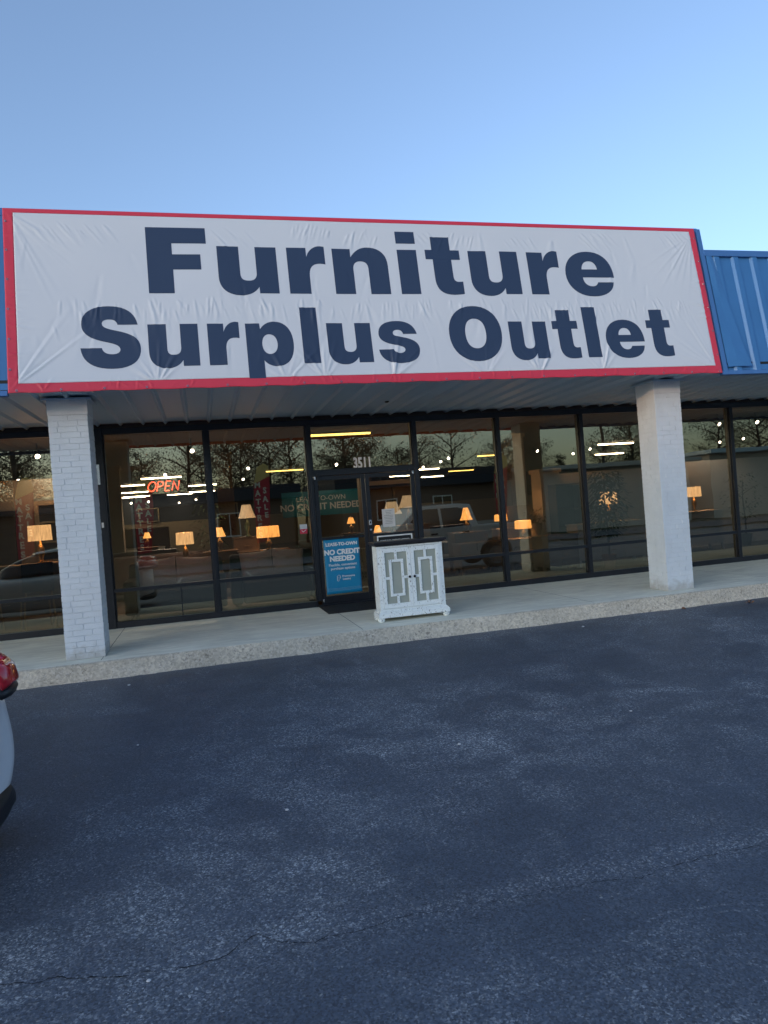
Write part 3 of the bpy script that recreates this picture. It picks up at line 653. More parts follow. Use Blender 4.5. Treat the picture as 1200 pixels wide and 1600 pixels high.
def letter(name, ch, x0, x1, base, xh):
    cu = bpy.data.curves.new('g', 'CURVE'); cu.dimensions = '2D'; cu.fill_mode = 'BOTH'
    for d in GL[ch]:
        pts = path_pts(d); sp = cu.splines.new('POLY'); sp.points.add(len(pts)-1); sp.use_cyclic_u = True
        for q_, (a, b2) in zip(sp.points, pts): q_.co = (x0+a*(x1-x0), base+b2*xh, 0, 1)
    o = bpy.data.objects.new('g', cu); C.objects.link(o); dg = bpy.context.evaluated_depsgraph_get(); dg.update()
    me = bpy.data.meshes.new_from_object(o.evaluated_get(dg)); bpy.data.objects.remove(o); bpy.data.curves.remove(cu)
    bm = bmesh.new(); bm.from_mesh(me); bpy.data.meshes.remove(me)
    bmesh.ops.remove_doubles(bm, verts=bm.verts, dist=1e-5)
    lo = [min(v.co[k] for v in bm.verts) for k in (0, 1)]; hi = [max(v.co[k] for v in bm.verts) for k in (0, 1)]
    for ax, org, stp in ((0, -1.80, (6.6875+1.80)/679), (1, 0, 2.05/164)):
        k = math.ceil((lo[ax]-org)/stp)
        while org+k*stp < hi[ax]:
            co = [0, 0, 0]; co[ax] = org+k*stp; no = [0, 0, 0]; no[ax] = 1
            bmesh.ops.bisect_plane(bm, geom=bm.verts[:]+bm.edges[:]+bm.faces[:], plane_co=co, plane_no=no, dist=1e-6); k += 1
    bmesh.ops.triangulate(bm, faces=[f for f in bm.faces if len(f.verts) > 4])
    A = np.array([v.co[:] for v in bm.verts]); W = local(to_world(A[:, 0], A[:, 1], .0014))
    for v, p in zip(bm.verts, W): v.co = p
    for f in bm.faces: f.smooth = True
    bmesh.ops.recalc_face_normals(bm, faces=bm.faces)
    if sum(f.normal.y for f in bm.faces) > 0: bmesh.ops.reverse_faces(bm, faces=bm.faces)
    me = bpy.data.meshes.new(name); bm.to_mesh(me); bm.free(); me.materials.append(M['navy'])
    o = bpy.data.objects.new(name, me); C.objects.link(o); o.parent = BAN
for ch, a, c_ in (('F', -.38, .26), ('u', .37, 1.03), ('r', 1.15, 1.59), ('n', 1.68, 2.34), ('i', 2.47, 2.71), ('t', 2.82, 3.26), ('u', 3.37, 4.02), ('r', 4.15, 4.58), ('e', 4.66, 5.34)):
    letter('letter', ch, a, c_, 1.088, .567)
for ch, a, c_ in (('S', -1.10, -.50), ('u', -.42, .10), ('r', .20, .54), ('p', .61, 1.13), ('l', 1.23, 1.42), ('u', 1.52, 2.035), ('s', 2.11, 2.60), ('O', 2.99, 3.66), ('u', 3.76, 4.265), ('t', 4.35, 4.695), ('l', 4.785, 4.975), ('e', 5.07, 5.62), ('t', 5.675, 6.02)):
    letter('letter', ch, a, c_, .25, .48)
gr = [(-1.72+i*.418, .022) for i in range(21)]+[(6.66, .25+i*.33) for i in range(6)]+[(-1.775, .25+i*.33) for i in range(6)]
for x, t in gr:
    W = local(to_world(np.array([x]), np.array([t]), .004))[0]; q = MB()
    pts = [(W[0]+.009*math.cos(a), W[1]+UT[1]*.009*math.sin(a), W[2]+UT[2]*.009*math.sin(a)) for a in np.linspace(0, 2*PI, 12, endpoint=False)]
    q.tube(pts, .0032, 6, closed=True); q.build('grommet', M['chrome'], BAN)

# ------------------------------------------------------------------ things at the door
q = MB(); q.box(-.86, .86, -.43, .43, 0, .012); o = q.build('door_mat', M['mat'], bevel=.004); o.location = (2.44, -.50, .002)
tag(o, 'black rubber mat lying on the pavement in front of the glass door', 'door mat')

# display cabinet
def cabinet():
    t = thing('display_cabinet', 'distressed white two door display cabinet with dark top standing outside the shop door', 'cabinet', (2.463, -2.11, 0), R(-.5))
    W, D = .424, .25      # half width, depth; front is y=0, back y=D
    q = MB()
    for sx in (-1, 1):
        for y in (.03, D-.03): q.box(sx*(W-.03)-.04, sx*(W-.03)+.04, y-.035, y+.035, 0, .05)
    for i, (sx, y) in enumerate([(a, b_) for a in (-1, 1) for b_ in (-.005, D-.05)]):
        f = MB(); x = sx*(W-.005); f.lathe([(.034, 0), (.044, .012), (.046, .03), (.040, .048)], x, y+.02, 0, 16); f.build('foot', M['distress'], t)
    q = MB(); q.box(-W-.035, W+.035, -.045, D+.01, .048, .098); q.box(-W-.022, W+.022, -.030, D+.005, .098, .118); q.box(-W-.01, W+.01, -.015, D, .118, .130)
    q.build('plinth', M['distress'], t, bevel=.004)
    q = MB(); q.box(-W, -W+.045, 0, D, .130, .93); q.box(W-.045, W, 0, D, .130, .93); q.box(-W+.045, W-.045, 0, .03, .130, .155); q.box(-W+.045, W-.045, 0, .03, .905, .93)
    q.box(-W+.045, W-.045, D-.012, D, .130, .93); q.build('carcass', M['distress'], t, bevel=.003)
    q = MB(); q.box(-W+.046, W-.046, D-.018, D-.0125, .156, .904); q.box(-W+.046, W-.046, .04, D-.02, .135, .16); q.box(-W+.0455, -W+.050, .03, D-.02, .16, .904); q.box(W-.050, W-.0455, .03, D-.02, .16, .904)
    q.build('lining', M['cabback'], t)
    q = MB(); q.box(-W+.052, W-.052, .045, D-.02, .515, .535); q.build('shelf', M['distress'], t)
    q = MB(); q.box(-W-.045, W+.045, -.055, D+.015, .955, .985); q.box(-W-.03, W+.03, -.040, D+.01, .942, .955); q.box(-W-.012, W+.012, -.020, D+.005, .93, .942)
    q.build('top', M['darktop'], t, bevel=.004)
    for sx in (-1, 1):
        x0, x1 = (-W+.047, -.0015) if sx < 0 else (.0015, W-.047)
        z0, z1 = .158, .902; sw = .046; y0, y1 = -.014, .008
        d = MB(); d.box(x0, x0+sw, y0, y1, z0, z1); d.box(x1-sw, x1, y0, y1, z0, z1); d.box(x0+sw, x1-sw, y0, y1, z0, z0+.055); d.box(x0+sw, x1-sw, y0, y1, z1-.055, z1)
        a, c_ = x0+sw, x1-sw; m_ = (a+c_)/2; gw = c_-a; b_, e = z0+.055, z1-.055; gh = e-b_
        l0, l1 = m_-gw*.33, m_+gw*.33; k0, k1 = b_+gh*.14, e-gh*.14; w_ = .033; ya, yb = y0+.003, y1-.008
        d.box(l0, l0+w_, ya, yb, k0, k1); d.box(l1-w_, l1, ya, yb, k0, k1); d.box(l0+w_, l1-w_, ya, yb, k0, k0+w_); d.box(l0+w_, l1-w_, ya, yb, k1-w_, k1)
        d.box(m_-w_/2, m_+w_/2, ya, yb, b_, k0); d.box(m_-w_/2, m_+w_/2, ya, yb, k1, e)
        zm = (b_+e)/2; d.box(a, l0, ya, yb, zm-w_/2, zm+w_/2); d.box(l1, c_, ya, yb, zm-w_/2, zm+w_/2)
        dr = d.build('door', M['distress'], t, bevel=.002)
        p = MB(); p.add([(a, .004, b_), (c_, .004, b_), (c_, .004, e), (a, .004, e)], [(0, 1, 2, 3)]); p.build('pane', M['cabglass'], dr)
        kx = x1-.03 if sx < 0 else x0+.03
        p = MB(); p.tube([(kx, -.014, zm), (kx, -.024, zm), (kx, -.028, zm), (kx, -.036, zm), (kx, -.041, zm)], [.008, .007, .015, .016, .009], 14); p.build('knob', M['knob'], dr)
    return t
cabinet()

# poster on the left door leaf
P = thing('poster', 'blue lease poster with white lettering taped inside the lower half of the left door', 'poster', (2.0, -.026, .575), R(0))
PW, PH = .272, .41
q = MB(); nxx, nzz = 14, 20
vs = [(-PW+2*PW*i/nxx, -.003+.0012*math.sin(i*.9+j*.25), -PH+2*PH*j/nzz) for j in range(nzz+1) for i in range(nxx+1)]
q.add(vs, [(j*(nxx+1)+i, j*(nxx+1)+i+1, (j+1)*(nxx+1)+i+1, (j+1)*(nxx+1)+i) for j in range(nzz) for i in range(nxx)], 0, True)
o = q.build('sheet', M['poster'], P); so = o.modifiers.new('t', 'SOLIDIFY'); so.thickness = .0015; so.offset = 1
Pm = []
for txt, z, sz, of in (('LEASE-TO-OWN', .335, .066, .0028), ('NO CREDIT', .215, .103, .0052), ('NEEDED', .115, .103, .0052), ('Flexible, convenient', .025, .054, .0008), ('purchase options', -.03, .054, .0008)):
    text_obj('lettering', txt, sz, M['white'], (0, -.0075, z), parent=P, offset=of, ext=.001)
text_obj('lettering', 'Progressive', .042, M['white'], (.075, -.0075, -.152), parent=P, offset=.0006, ext=.001, align='CENTER')
text_obj('lettering', 'Leasing', .042, M['white'], (.045, -.0075, -.195), parent=P, offset=.0006, ext=.001, align='CENTER')
q = MB(); q.tube([(-.098, -.008, -.215), (-.098, -.008, -.145), (-.075, -.008, -.128), (-.052, -.008, -.145), (-.052, -.008, -.18), (-.075, -.008, -.195), (-.075, -.008, -.155)], .0035, 6)
q.tube([(-.098, -.008, -.215), (-.083, -.008, -.222), (-.075, -.008, -.215), (-.075, -.008, -.195)], .0035, 6); q.build('emblem', M['white'], P)
q = MB()
for k in range(3): q.tube([(-PW+.01, -.008, -.325-.018*k), (-PW*.3, -.008, -.33-.014*k), (PW*.3, -.008, -.322-.018*k), (PW-.01, -.008, -.325-.012*k)], .0008, 5)
q.build('line_ornament', M['paper'], P)
# paper notice and framed sign on the right leaf
N_ = thing('paper_notice', 'white sheet of printed paper taped to the glass of the right door', 'notice', (2.77, -.026, 1.25))
q = MB(); q.box(-.10, .10, -.002, 0, -.138, .138); q.build('sheet', M['paper'], N_)
q = MB()
for k in range(9):
    wl = rs.uniform(.04, .075); q.box(-wl, wl, -.0032, -.0022, .105-.024*k, .109-.024*k)
q.build('lettering', M['frame2'], N_)
q = thing('framed_sign', 'black sign board in a white frame leaning on the right door behind the cabinet', 'sign', (2.83, -.075, .74))
f = MB()
for bx in ((-.28, .28, .225, .245), (-.28, .28, -.245, -.225)): f.box(bx[0], bx[1], -.012, .012, bx[2], bx[3])
f.box(-.28, -.26, -.012, .012, -.225, .225); f.box(.26, .28, -.012, .012, -.225, .225); f.build('frame', M['white'], q, bevel=.002)
f = MB(); f.box(-.26, .26, -.004, .006, -.225, .225); f.build('board', M['black'], q)
text_obj('lettering', 'LEASE NO CREDIT NEEDED', .038, M['white'], (0, -.006, .16), parent=q, offset=.0006, ext=.001)
f = MB(); f.box(-.26, -.20, -.03, .03, -.74, -.70); f.box(.20, .26, -.03, .03, -.74, -.70)
for sx in (-.23, .23): f.box(sx-.012, sx+.012, -.006, .012, -.70, -.245)
f.build('stand', M['frame'], q)
# small window stickers
q = thing('window_sticker', 'small white and red sticker on the glass left of the door', 'sticker', (1.45, -.006, 1.18))
f = MB(); f.box(-.055, .055, 0, .001, 0, .07, 0); f.build('upper_panel', M['paper'], q)
f = MB(); f.box(-.055, .055, 0, .001, -.07, -.0005); f.build('lower_panel', M['red'], q)
f = MB(); f.tube([(-.03, -.001, -.02), (-.01, -.001, -.045), (.035, -.001, -.015)], .006, 6); f.build('tick_mark', M['white'], q)
f = MB(); f.box(-.014, .014, 0, .004, 1.42, 1.49); f.location = None
o = f.build('alarm_sticker', M['paper']); o.location = (-1.345, -.081, 0); tag(o, 'small white sticker on the dark post beside the left brick column', 'sticker')

# neon OPEN sign
O_ = thing('neon_sign', 'red neon sign reading OPEN hung inside the first window', 'neon sign', (-.505, .10, 1.955))
def neon(paths, x, w_, h):
    for pth in paths:
        pts = []
        for (a, b_) in pth:
            xx = x+a*w_; zz = (b_-.5)*h; pts.append((xx+.22*zz, 0, zz+.03*xx*0))
        q = MB(); q.tube(pts, .0052, 8); yield q
cir = [(.5+.5*math.cos(a), .5+.5*math.sin(a)) for a in np.linspace(PI/2+.05, 5*PI/2-.05, 22)]
LETT = {'O': [cir], 'P': [[(0, 0), (0, 1), (.55, 1), (.85, .93), (1, .76), (.85, .55), (.55, .48), (.04, .48)]], 'E': [[(.95, 1), (.02, 1), (0, .98), (0, .02), (.02, 0), (.95, 0)], [(.04, .5), (.8, .5)]], 'N': [[(0, 0), (0, 1), (1, 0), (1, 1)]]}
for ch, x, w_ in (('O', -.215, .105), ('P', -.085, .075), ('E', .025, .07), ('N', .125, .08)):
    mb = MB()
    for q in neon(LETT[ch], x, w_, .135): mb.add(q.v, q.f, 0, True)
    mb.build('letter_tube', M['neon'], O_)
q = MB()
for x in (-.2, .19): q.tube([(x, .03, .06), (x, .03, .76)], .0012, 5)
q.tube([(-.21, .02, .05), (.2, .02, .05)], .003, 6); q.build('hanger', M['black'], O_)

# ------------------------------------------------------------------ inside the shop
# partitions (parts of the building)
q = MB(); q.box(-8.0, -1.95, 2.75, 2.85, 0, 2.35); q.box(6.15, 6.95, 3.35, 3.45, 0, 1.25); part(q, 'partition', M['wallb'])
q = MB(); q.box(6.95, 9.75, 2.75, 2.85, 0, 1.85); q.box(10.0, 13.6, 3.3, 3.4, 0, 1.95); part(q, 'partition', M['wallg'])
for (x, y, s, m) in ((-2.05, 8.0, .3, 'wallb'), (.55, 6.0, .36, 'wallb'), (7.25, 5.0, .4, 'wallg'), (6.78, 2.55, .42, 'wallg'), (4.5, 9.0, .35, 'wallb'), (11.4, 5.2, .4, 'wallg')):
    q = MB(); hh = 2.93 if y > 4 else 1.95; q.box(x-s/2, x+s/2, y-s/2, y+s/2, .09, hh-.08); q.box(x-s/2-.03, x+s/2+.03, y-s/2-.03, y+s/2+.03, hh-.08, hh); q.box(x-s/2-.02, x+s/2+.02, y-s/2-.02, y+s/2+.02, 0, .09)
    part(q, 'interior_pillar', M[m])
# ceiling strips
ST = [(-1.15, 12.6, 0), (-2.5, 15.9, 0), (-2.75, 21.2, 0), (-3.0, 25.6, 0), (-3.2, 26.3, 0), (-1.0, 26.2, 0), (.15, 18.7, 0), (.08, 24.6, 0), (2.7, 12.6, 1), (2.65, 2.75, 1), (6.95, 13.8, 1), (9.2, 21.5, 0), (8.9, 17.0, 0), (11.7, 24.5, 0), (9.4, 11.0, 1), (11.6, 20.0, 1), (-4.1, 10.5, 1), (12.6, 9.0, 0), (15.5, 14.0, 0)]
STL = ['nearest the door, yellowish', 'deep inside']
t0 = None
for i, (x, y, yel) in enumerate(ST):
    t = thing('strip_light', '', 'ceiling light', (x, y, 2.86), group='fluorescent strip lights on the shop ceiling')
    q = MB(); q.box(-.62, .62, -.06, .06, .03, .069); q.build('housing', M['woodw'], t)
    q = MB(); q.box(-.60, .60, -.045, .045, 0, .03); q.build('diffuser', M['tubey'] if yel else M['tube'], t)
    t['label'] = 'yellowish fluorescent strip light just inside above the shop door' if i == 9 else 'yellow toned fluorescent strip glowing on the dark shop ceiling' if yel else 'white fluorescent strip glowing deep inside on the dark shop ceiling'
SP = [(-4.16, 7.91, 2.7), (-2.61, 2.4, 2.7), (1.25, 8.14, 2.7), (1.38, 13.1, 2.7), (-2.52, 17.3, 2.3), (-1.9, 17.0, 2.3), (-.9, 20.9, 2.3), (-.17, 18.3, 2.3), (-3.5, 22.0, 2.1), (-.11, 2.79, 2.7), (-.84, 8.76, 2.7), (3.65, 8.6, 2.7), (6.94, 8.63, 2.7), (7.16, 9.98, 2.7), (7.31, 12.3, 2.7), (10.6, 13.1, 2.6), (11.9, 15.6, 2.3), (11.9, 14.7, 2.3), (12.6, 15.8, 2.55), (12.6, 16.3, 2.4), (9.28, 7.81, 2.7), (11.6, 9.9, 2.7), (11.2, 8.24, 2.7), (11.1, 2.69, 2.7), (15.9, 8.45, 2.7), (15.95, 7.5, 2.7), (12.1, 2.69, 2.7)]
t = thing('track_spotlight', 'round white spotlight on the dark shop ceiling', 'spotlight', SP[0], group='small spotlights under the shop ceiling')
q = MB(); q.tube([(0, 0, .23), (0, 0, .10)], .012, 8); q.build('stem', M['spoth'], t)
q = MB(); q.tube([(0, .10, .09), (0, 0, .03), (0, -.035, .006)], [.03, .04, .045], 14); q.build('housing', M['spoth'], t)
q = MB(); q.tube([(0, -.036, .004), (0, -.046, -.003)], .038, 14); q.build('lens', M['spot'], t)
for i, p in enumerate(SP[1:]): dup(t, p, rz=rs.uniform(-.6, .6))
for i in (1, 2, 3, 9, 10, 11, 12, 20, 23):        # the light those spotlights throw into the room
    ld = bpy.data.lights.new('spotlight_beam', 'SPOT'); ld.energy = {1: 14, 23: 14, 9: 70, 11: 18}.get(i, 55); ld.color = (1, .86, .66); ld.shadow_soft_size = .04; ld.spot_size = R(120); ld.spot_blend = .7
    lo = bpy.data.objects.new('spotlight_beam', ld); C.objects.link(lo); lo.location = (SP[i][0], SP[i][1]-.05, SP[i][2]-.03); lo.rotation_euler = (R(-4 if i == 9 else 48 if i == 11 else 18 if SP[i][1] < 4 else -18), 0, 0)
# table lamps
def lamp_proto(kind, shade, w_, h, base_h, bm):
    t = thing('table_lamp', 'x', 'table lamp', (0, 0, -50))
    r = w_/2
    prof = {'drum': [(r*.95, h), (r, 0)], 'empire': [(r*.5, h), (r*.72, h*.5), (r, 0)], 'bell': [(r*.35, h), (r*.5, h*.75), (r*.62, h*.45), (r*.85, h*.12), (r, 0)]}[kind]
    q = MB(); q.lathe([(a, b_+base_h) for a, b_ in prof[::-1]]+[(a*.97, b_+base_h) for a, b_ in prof], 0, 0, 0, 28, cap=False); q.build('lamp_shade', shade, t)
    q = MB(); b_ = base_h
    q.lathe([(.055, 0), (.06, .015), (.03, .03), (.025, b_*.2), (.06, b_*.45), (.055, b_*.65), (.02, b_*.85), (.012, b_*.9), (.012, b_+h*.5)], 0, 0, 0, 18); q.build('base', bm, t)
    q = MB(); q.lathe([(.012, 0), (.03, .03), (.012, .065)], 0, 0, base_h+h*.4, 10); q.build('bulb', M['tube'], t)
    return t
def furn_box(t, w_, d, h, m, drawers=3, rows=1, legs=.12, name='body', top=None, knob=True, front=-1):
    q = MB(); q.box(-w_/2, w_/2, -d/2, d/2, legs, h-.03); q.build(name, m, t, bevel=.004)
    q = MB(); q.box(-w_/2-.02, w_/2+.02, -d/2-.02, d/2+.02, h-.03, h); q.build('top', top or m, t, bevel=.004)
    for sx in (-1, 1):
        for sy in (-1, 1):
            q = MB(); q.box(sx*(w_/2-.03)-.025, sx*(w_/2-.03)+.025, sy*(d/2-.03)-.025, sy*(d/2-.03)+.025, 0, legs); q.build('leg', m, t)
    dw, dh = w_/drawers, (h-.03-legs)/rows
    for i in range(drawers):
        for j in range(rows):
            x0 = -w_/2+i*dw; z0 = legs+j*dh
            q = MB(); q.box(x0+.012, x0+dw-.012, -d/2-.014, -d/2-.002, z0+.012, z0+dh-.012); dr = q.build('drawer', m, t, bevel=.003)
            if knob:
                q = MB(); q.tube([(x0+dw/2-.05, -d/2-.03, z0+dh/2), (x0+dw/2+.05, -d/2-.03, z0+dh/2)], .006, 6); q.tube([(x0+dw/2, -d/2-.014, z0+dh/2), (x0+dw/2, -d/2-.03, z0+dh/2)], .006, 6); q.build('handle', M['brass'], dr)
def side_table(x, y, h, label, w_=.5, d=.45, m='wood', rz=0, legs=.15, drawers=1, rows=2, cat='side table', name='side_table'):
    t = thing(name, label, cat, (x, y, 0), rz); furn_box(t, w_, d, h, M[m], drawers, rows, legs); return t
LP = {
 'drum': lamp_proto('drum', M['sh2'], .36, .25, .36, M['brass']),
 'drumw': lamp_proto('drum', M['sh1'], .46, .22, .25, M['lampd']),
 'emp': lamp_proto('empire', M['sh1'], .24, .17, .26, M['lampd']),
 'bell': lamp_proto('bell', M['sh1'], .27, .25, .24, M['lampd']),
 'big': lamp_proto('empire', M['sh3'], .34, .26, .36, M['ceramic']),
 'bigc': lamp_proto('empire', M['sh3'], .42, .26, .36, M['lampd']),
}
LL = [  # proto, x, y, table height, scale, label, table label, table w, d, mat
 ('drum', -2.56, 1.9, .93, 1, 'drum shade table lamp on the sideboard behind the left brick column', None),
 ('emp', -2.25, 9.0, .85, .9, 'tiny amber lamp far inside beside the beige pillar, left of the neon sign', ('dark bedside table far inside under the leftmost tiny amber lamp', .5, .4, 'wood')),
 ('emp', -1.44, 9.0, .85, .9, 'tiny amber lamp far inside, below the neon sign', ('dark bedside table far inside below the neon sign', .5, .4, 'wood')),
 ('drum', -.33, 2.4, .72, .85, 'cream drum lamp behind the first sofa cushions, right of the neon sign', ('walnut end table behind the sofa, under the cream drum lamp', .5, .45, 'wood')),
 ('emp', .28, 3.0, .84, 1, 'amber pleated lamp just right of the first mullion', ('dark console beside the beige pillar under the amber pleated lamp', .6, .4, 'wood')),
 ('big', .84, 3.5, 1.05, 1, 'large unlit shade lamp on a green ceramic base', None),
 ('drumw', 1.18, 3.0, .78, .95, 'wide amber drum lamp left of the shop door', None),
 ('emp', 3.62, 7.0, .85, .9, 'small amber lamp seen through the left door above the blue poster', ('dark end table deep behind the left door', .5, .4, 'wood')),
 ('bell', 3.44, 3.5, .62, .9, 'amber bell lamp low behind the right door lock', ('dark low table behind the right door', .6, .5, 'wood')),
 ('bigc', 3.64, 3.0, .93, .95, 'large cream shade lamp behind the paper notice', ('tall walnut console behind the paper notice', .8, .4, 'wood')),
 ('bigc', 4.45, 4.6, 1.0, 1.05, 'cream shade lamp seen at the right edge of the door', ('tall oak chest at the right edge of the door', .8, .45, 'woodl')),
 ('bell', 5.19, 3.0, .80, 1, 'amber bell shade lamp in the window right of the door', ('walnut table under the amber bell lamp in the window right of the door', .7, .45, 'wood')),
 ('drumw', 6.12, 3.4, .80, .6, 'small amber drum lamp left of the second dark post', None),
 ('drumw', 6.10, 2.3, .62, .72, 'amber drum lamp glowing against the beige partition', ('low pale chest before the beige partition', .8, .45, 'woodl')),
 ('drum', 7.68, 1.75, .82, .95, 'cream drum lamp on the long white sideboard by the big plant', None),
 ('drum', 10.21, 2.5, .85, .85, 'cream drum lamp just right of the right brick column', ('grey chest just right of the right brick column', 1.0, .45, 'wallg')),
]
for i, (k, x, y, h, sc, lab, tb) in enumerate(LL):
    dup(LP[k], (x, y, h+.001), rz=rs.uniform(0, 6), label=lab, scale=sc)
    if tb: side_table(x, y, h, tb[0], tb[1], tb[2], tb[3])
    if k not in ('big',):
        ld = bpy.data.lights.new('lamp_glow', 'POINT'); ld.energy = 9 if i == 0 else 4; ld.color = (1, .52, .2); ld.shadow_soft_size = .04
        lo = bpy.data.objects.new('lamp_glow', ld); C.objects.link(lo)
        lo.location = (x, y, h+ {'drum': .50, 'drumw': .36, 'emp': .345, 'bell': .36, 'bigc': .49}[k]*sc+.03)
for k in LP.values():
    for c_ in list(k.children): bpy.data.objects.remove(c_)
    bpy.data.objects.remove(k)
# storage pieces
t = thing('sideboard', 'dark oak sideboard with brass pulls under the drum lamp behind the left column', 'sideboard', (-2.85, 1.9, 0)); furn_box(t, 1.7, .42, .93, M['wood'], 4, 2, .12, top=M['woodl'])
side_table(1.0, 3.25, .78, 'long dark console behind the sofa cushions left of the door', 1.1, .45, 'wood', drawers=3, rows=2, cat='console', name='console_table')
side_table(.80, 3.65, 1.05, 'walnut chest under the green ceramic lamp', .5, .32, 'wood', drawers=1, rows=3, cat='chest', name='chest')
side_table(6.1, 3.15, .80, 'narrow oak stand left of the beige partition', .5, .3, 'woodl')
side_table(7.58, 1.75, .82, 'long white painted sideboard beside the potted fig in the last window before the right column', 1.45, .42, 'woodw', drawers=3, rows=2, legs=.12, cat='sideboard', name='sideboard')
side_table(5.05, 2.2, .62, 'weathered oak chest low in the window right of the cabinet', .8, .45, 'woodl', drawers=2, rows=2, cat='chest', name='chest')
side_table(6.45, 1.7, .66, 'weathered grey chest of drawers before the grey pillar', .75, .42, 'woodl', drawers=2, rows=3, legs=.08, cat='chest', name='chest')
t = thing('bookcase', 'tall navy bookcase standing left of the potted fig', 'bookcase', (6.98, 2.15, 0))
q = MB(); q.box(-.28, -.25, -.16, .16, 0, 1.62); q.box(.25, .28, -.16, .16, 0, 1.62); q.box(-.25, .25, .13, .16, 0, 1.62); q.build('side_panel', M['walln'], t)
for z in (.08, .42, .76, 1.1, 1.58): q = MB(); q.box(-.25, .25, -.16, .13, z, z+.03); q.build('shelf', M['walln'], t)
t = thing('armoire', 'tall dark armoire with a pale cornice behind the right door leaf', 'armoire', (4.3, 5.6, 0))
q = MB(); q.box(-.55, .55, -.25, .25, 0, 1.95); q.build('body', M['fabd'], t, bevel=.005)
q = MB(); q.box(-.6, .6, -.3, .27, 1.95, 2.05); q.build('cornice', M['woodw'], t, bevel=.01)
for sx in (-1, 1): q = MB(); q.box(.01 if sx > 0 else -.53, .53 if sx > 0 else -.01, -.27, -.252, .1, 1.9); q.build('door', M['wood'], t, bevel=.006)
# sofas with cushions
def cushion(w_, h, d, sx=0):
    bm = bmesh.new(); bmesh.ops.create_grid(bm, x_segments=14, y_segments=12, size=.5)
    me = bpy.data.meshes.new('cushion'); vs = []; fs = []
    n_ = 15; m_ = 13
    mb = MB(); vv = []
    for side in (-1, 1):
        for j in range(m_):
            for i in range(n_):
                u = i/(n_-1)*2-1; v = j/(m_-1)*2-1; e = (1-abs(u)**2.6)*(1-abs(v)**2.6); pin = 1-.07*(abs(u)**2)*(1-abs(v)**2)-.0
                vv.append((u*w_/2*(1-.05*(1-abs(v)**2)*abs(u)), side*d/2*e**.55, v*h/2*(1-.08*(1-u*u)*abs(v))))
    nn = n_*m_; ff = []
    for s_ in (0, 1):
        for j in range(m_-1):
            for i in range(n_-1):
                a = s_*nn+j*n_+i; ff.append((a, a+1, a+n_+1, a+n_))
    bm.free(); mb.add(vv, ff, 0, True); return mb
def sofa(x, y, w_, label, m, rz=0, cush=None, cm=None, cl=None):
    t = thing('sofa', label, 'sofa', (x, y, 0), rz)
    q = MB(); q.box(-w_/2+.17, w_/2-.17, -.42, .24, .12, .44); q.build('seat', M[m], t, bevel=.04, seg=3)
    q = MB(); q.box(-w_/2+.02, w_/2-.02, .25, .46, .12, .84); q.build('backrest', M[m], t, bevel=.05, seg=3)
    for sx in (-1, 1):
        q = MB(); q.box(sx*(w_/2-.08)-.08, sx*(w_/2-.08)+.08, -.44, .245, .12, .62); q.build('armrest', M[m], t, bevel=.04, seg=3)
        for yy in (-.38, .4): q = MB(); q.box(sx*(w_/2-.1)-.025, sx*(w_/2-.1)+.025, yy-.025, yy+.025, 0, .12); q.build('leg', M['wood'], t)
    if cush:
        for k in range(cush):
            cw = (w_-.36)/cush; cx = -w_/2+.18+cw*(k+.5)
            mb = cushion(cw*1.04, .44, .17); o = mb.build('cushion', M[cm or m]); ca, sa = math.cos(rz), math.sin(rz)
            lx, ly = cx, .12+rs.uniform(-.02, .02)
            o.location = (x+lx*ca-ly*sa, y+lx*sa+ly*ca, .665+rs.uniform(-.01, .01)); o.rotation_euler = (R(rs.uniform(-14, -8)), R(rs.uniform(-5, 5)), rz+R(rs.uniform(-5, 5)))
            tag(o, cl % ('first', 'second', 'third')[k], 'cushion', 'pale linen cushions on the window sofas')
sofa(-.45, .66, 1.45, 'pale grey linen sofa facing out of the first window', 'fabd', 0, 2, 'fab', '%s pale linen cushion from the left on the first window sofa')
sofa(1.02, .66, 1.35, 'pale grey linen sofa facing out of the window left of the door', 'fabd', 0, 2, 'fab', '%s pale linen cushion from the left on the sofa beside the door')
sofa(-.9, 4.2, 2.0, 'dark brown leather sofa behind the first window sofa', 'leather', R(180))
sofa(-1.6, 6.2, 2.0, 'dark leather sofa deep in the left showroom', 'leather', 0)
sofa(6.0, 7.0, 2.0, 'dark leather sofa deep behind the window right of the door', 'leather', 0)
sofa(2.9, 5.2, 1.9, 'dark leather sofa behind the poster door', 'leather', R(180))
sofa(8.6, 5.4, 2.0, 'charcoal sofa deep behind the pale partition', 'fabd', R(160))
sofa(-3.6, 7.4, 2.0, 'charcoal sofa far left behind the dining corner', 'fabd', 0)
def bed(x, y, label, rz=0):
    t = thing('bed', label, 'bed', (x, y, 0), rz)
    q = MB(); q.box(-.8, .8, -1.0, 1.0, .1, .34); q.build('base', M['wood'], t, bevel=.01)
    q = MB(); q.box(-.78, .78, -.98, .98, .34, .60); q.build('mattress', M['fab'], t, bevel=.05, seg=3)
    q = MB(); q.box(-.85, .85, 1.0, 1.08, .1, 1.35); q.build('headboard', M['wood'], t, bevel=.02)
    for sx in (-.38, .38):
        mb = cushion(.66, .42, .16); o = mb.build('pillow', M['fab'], t); o.location = (sx, .74, .68); o.rotation_euler = (R(-65), 0, 0)
bed(-1.85, 10.8, 'bed with a dark headboard between the tiny amber lamps'); bed(5.6, 10.4, 'bed with a dark headboard deep in the middle of the showroom')
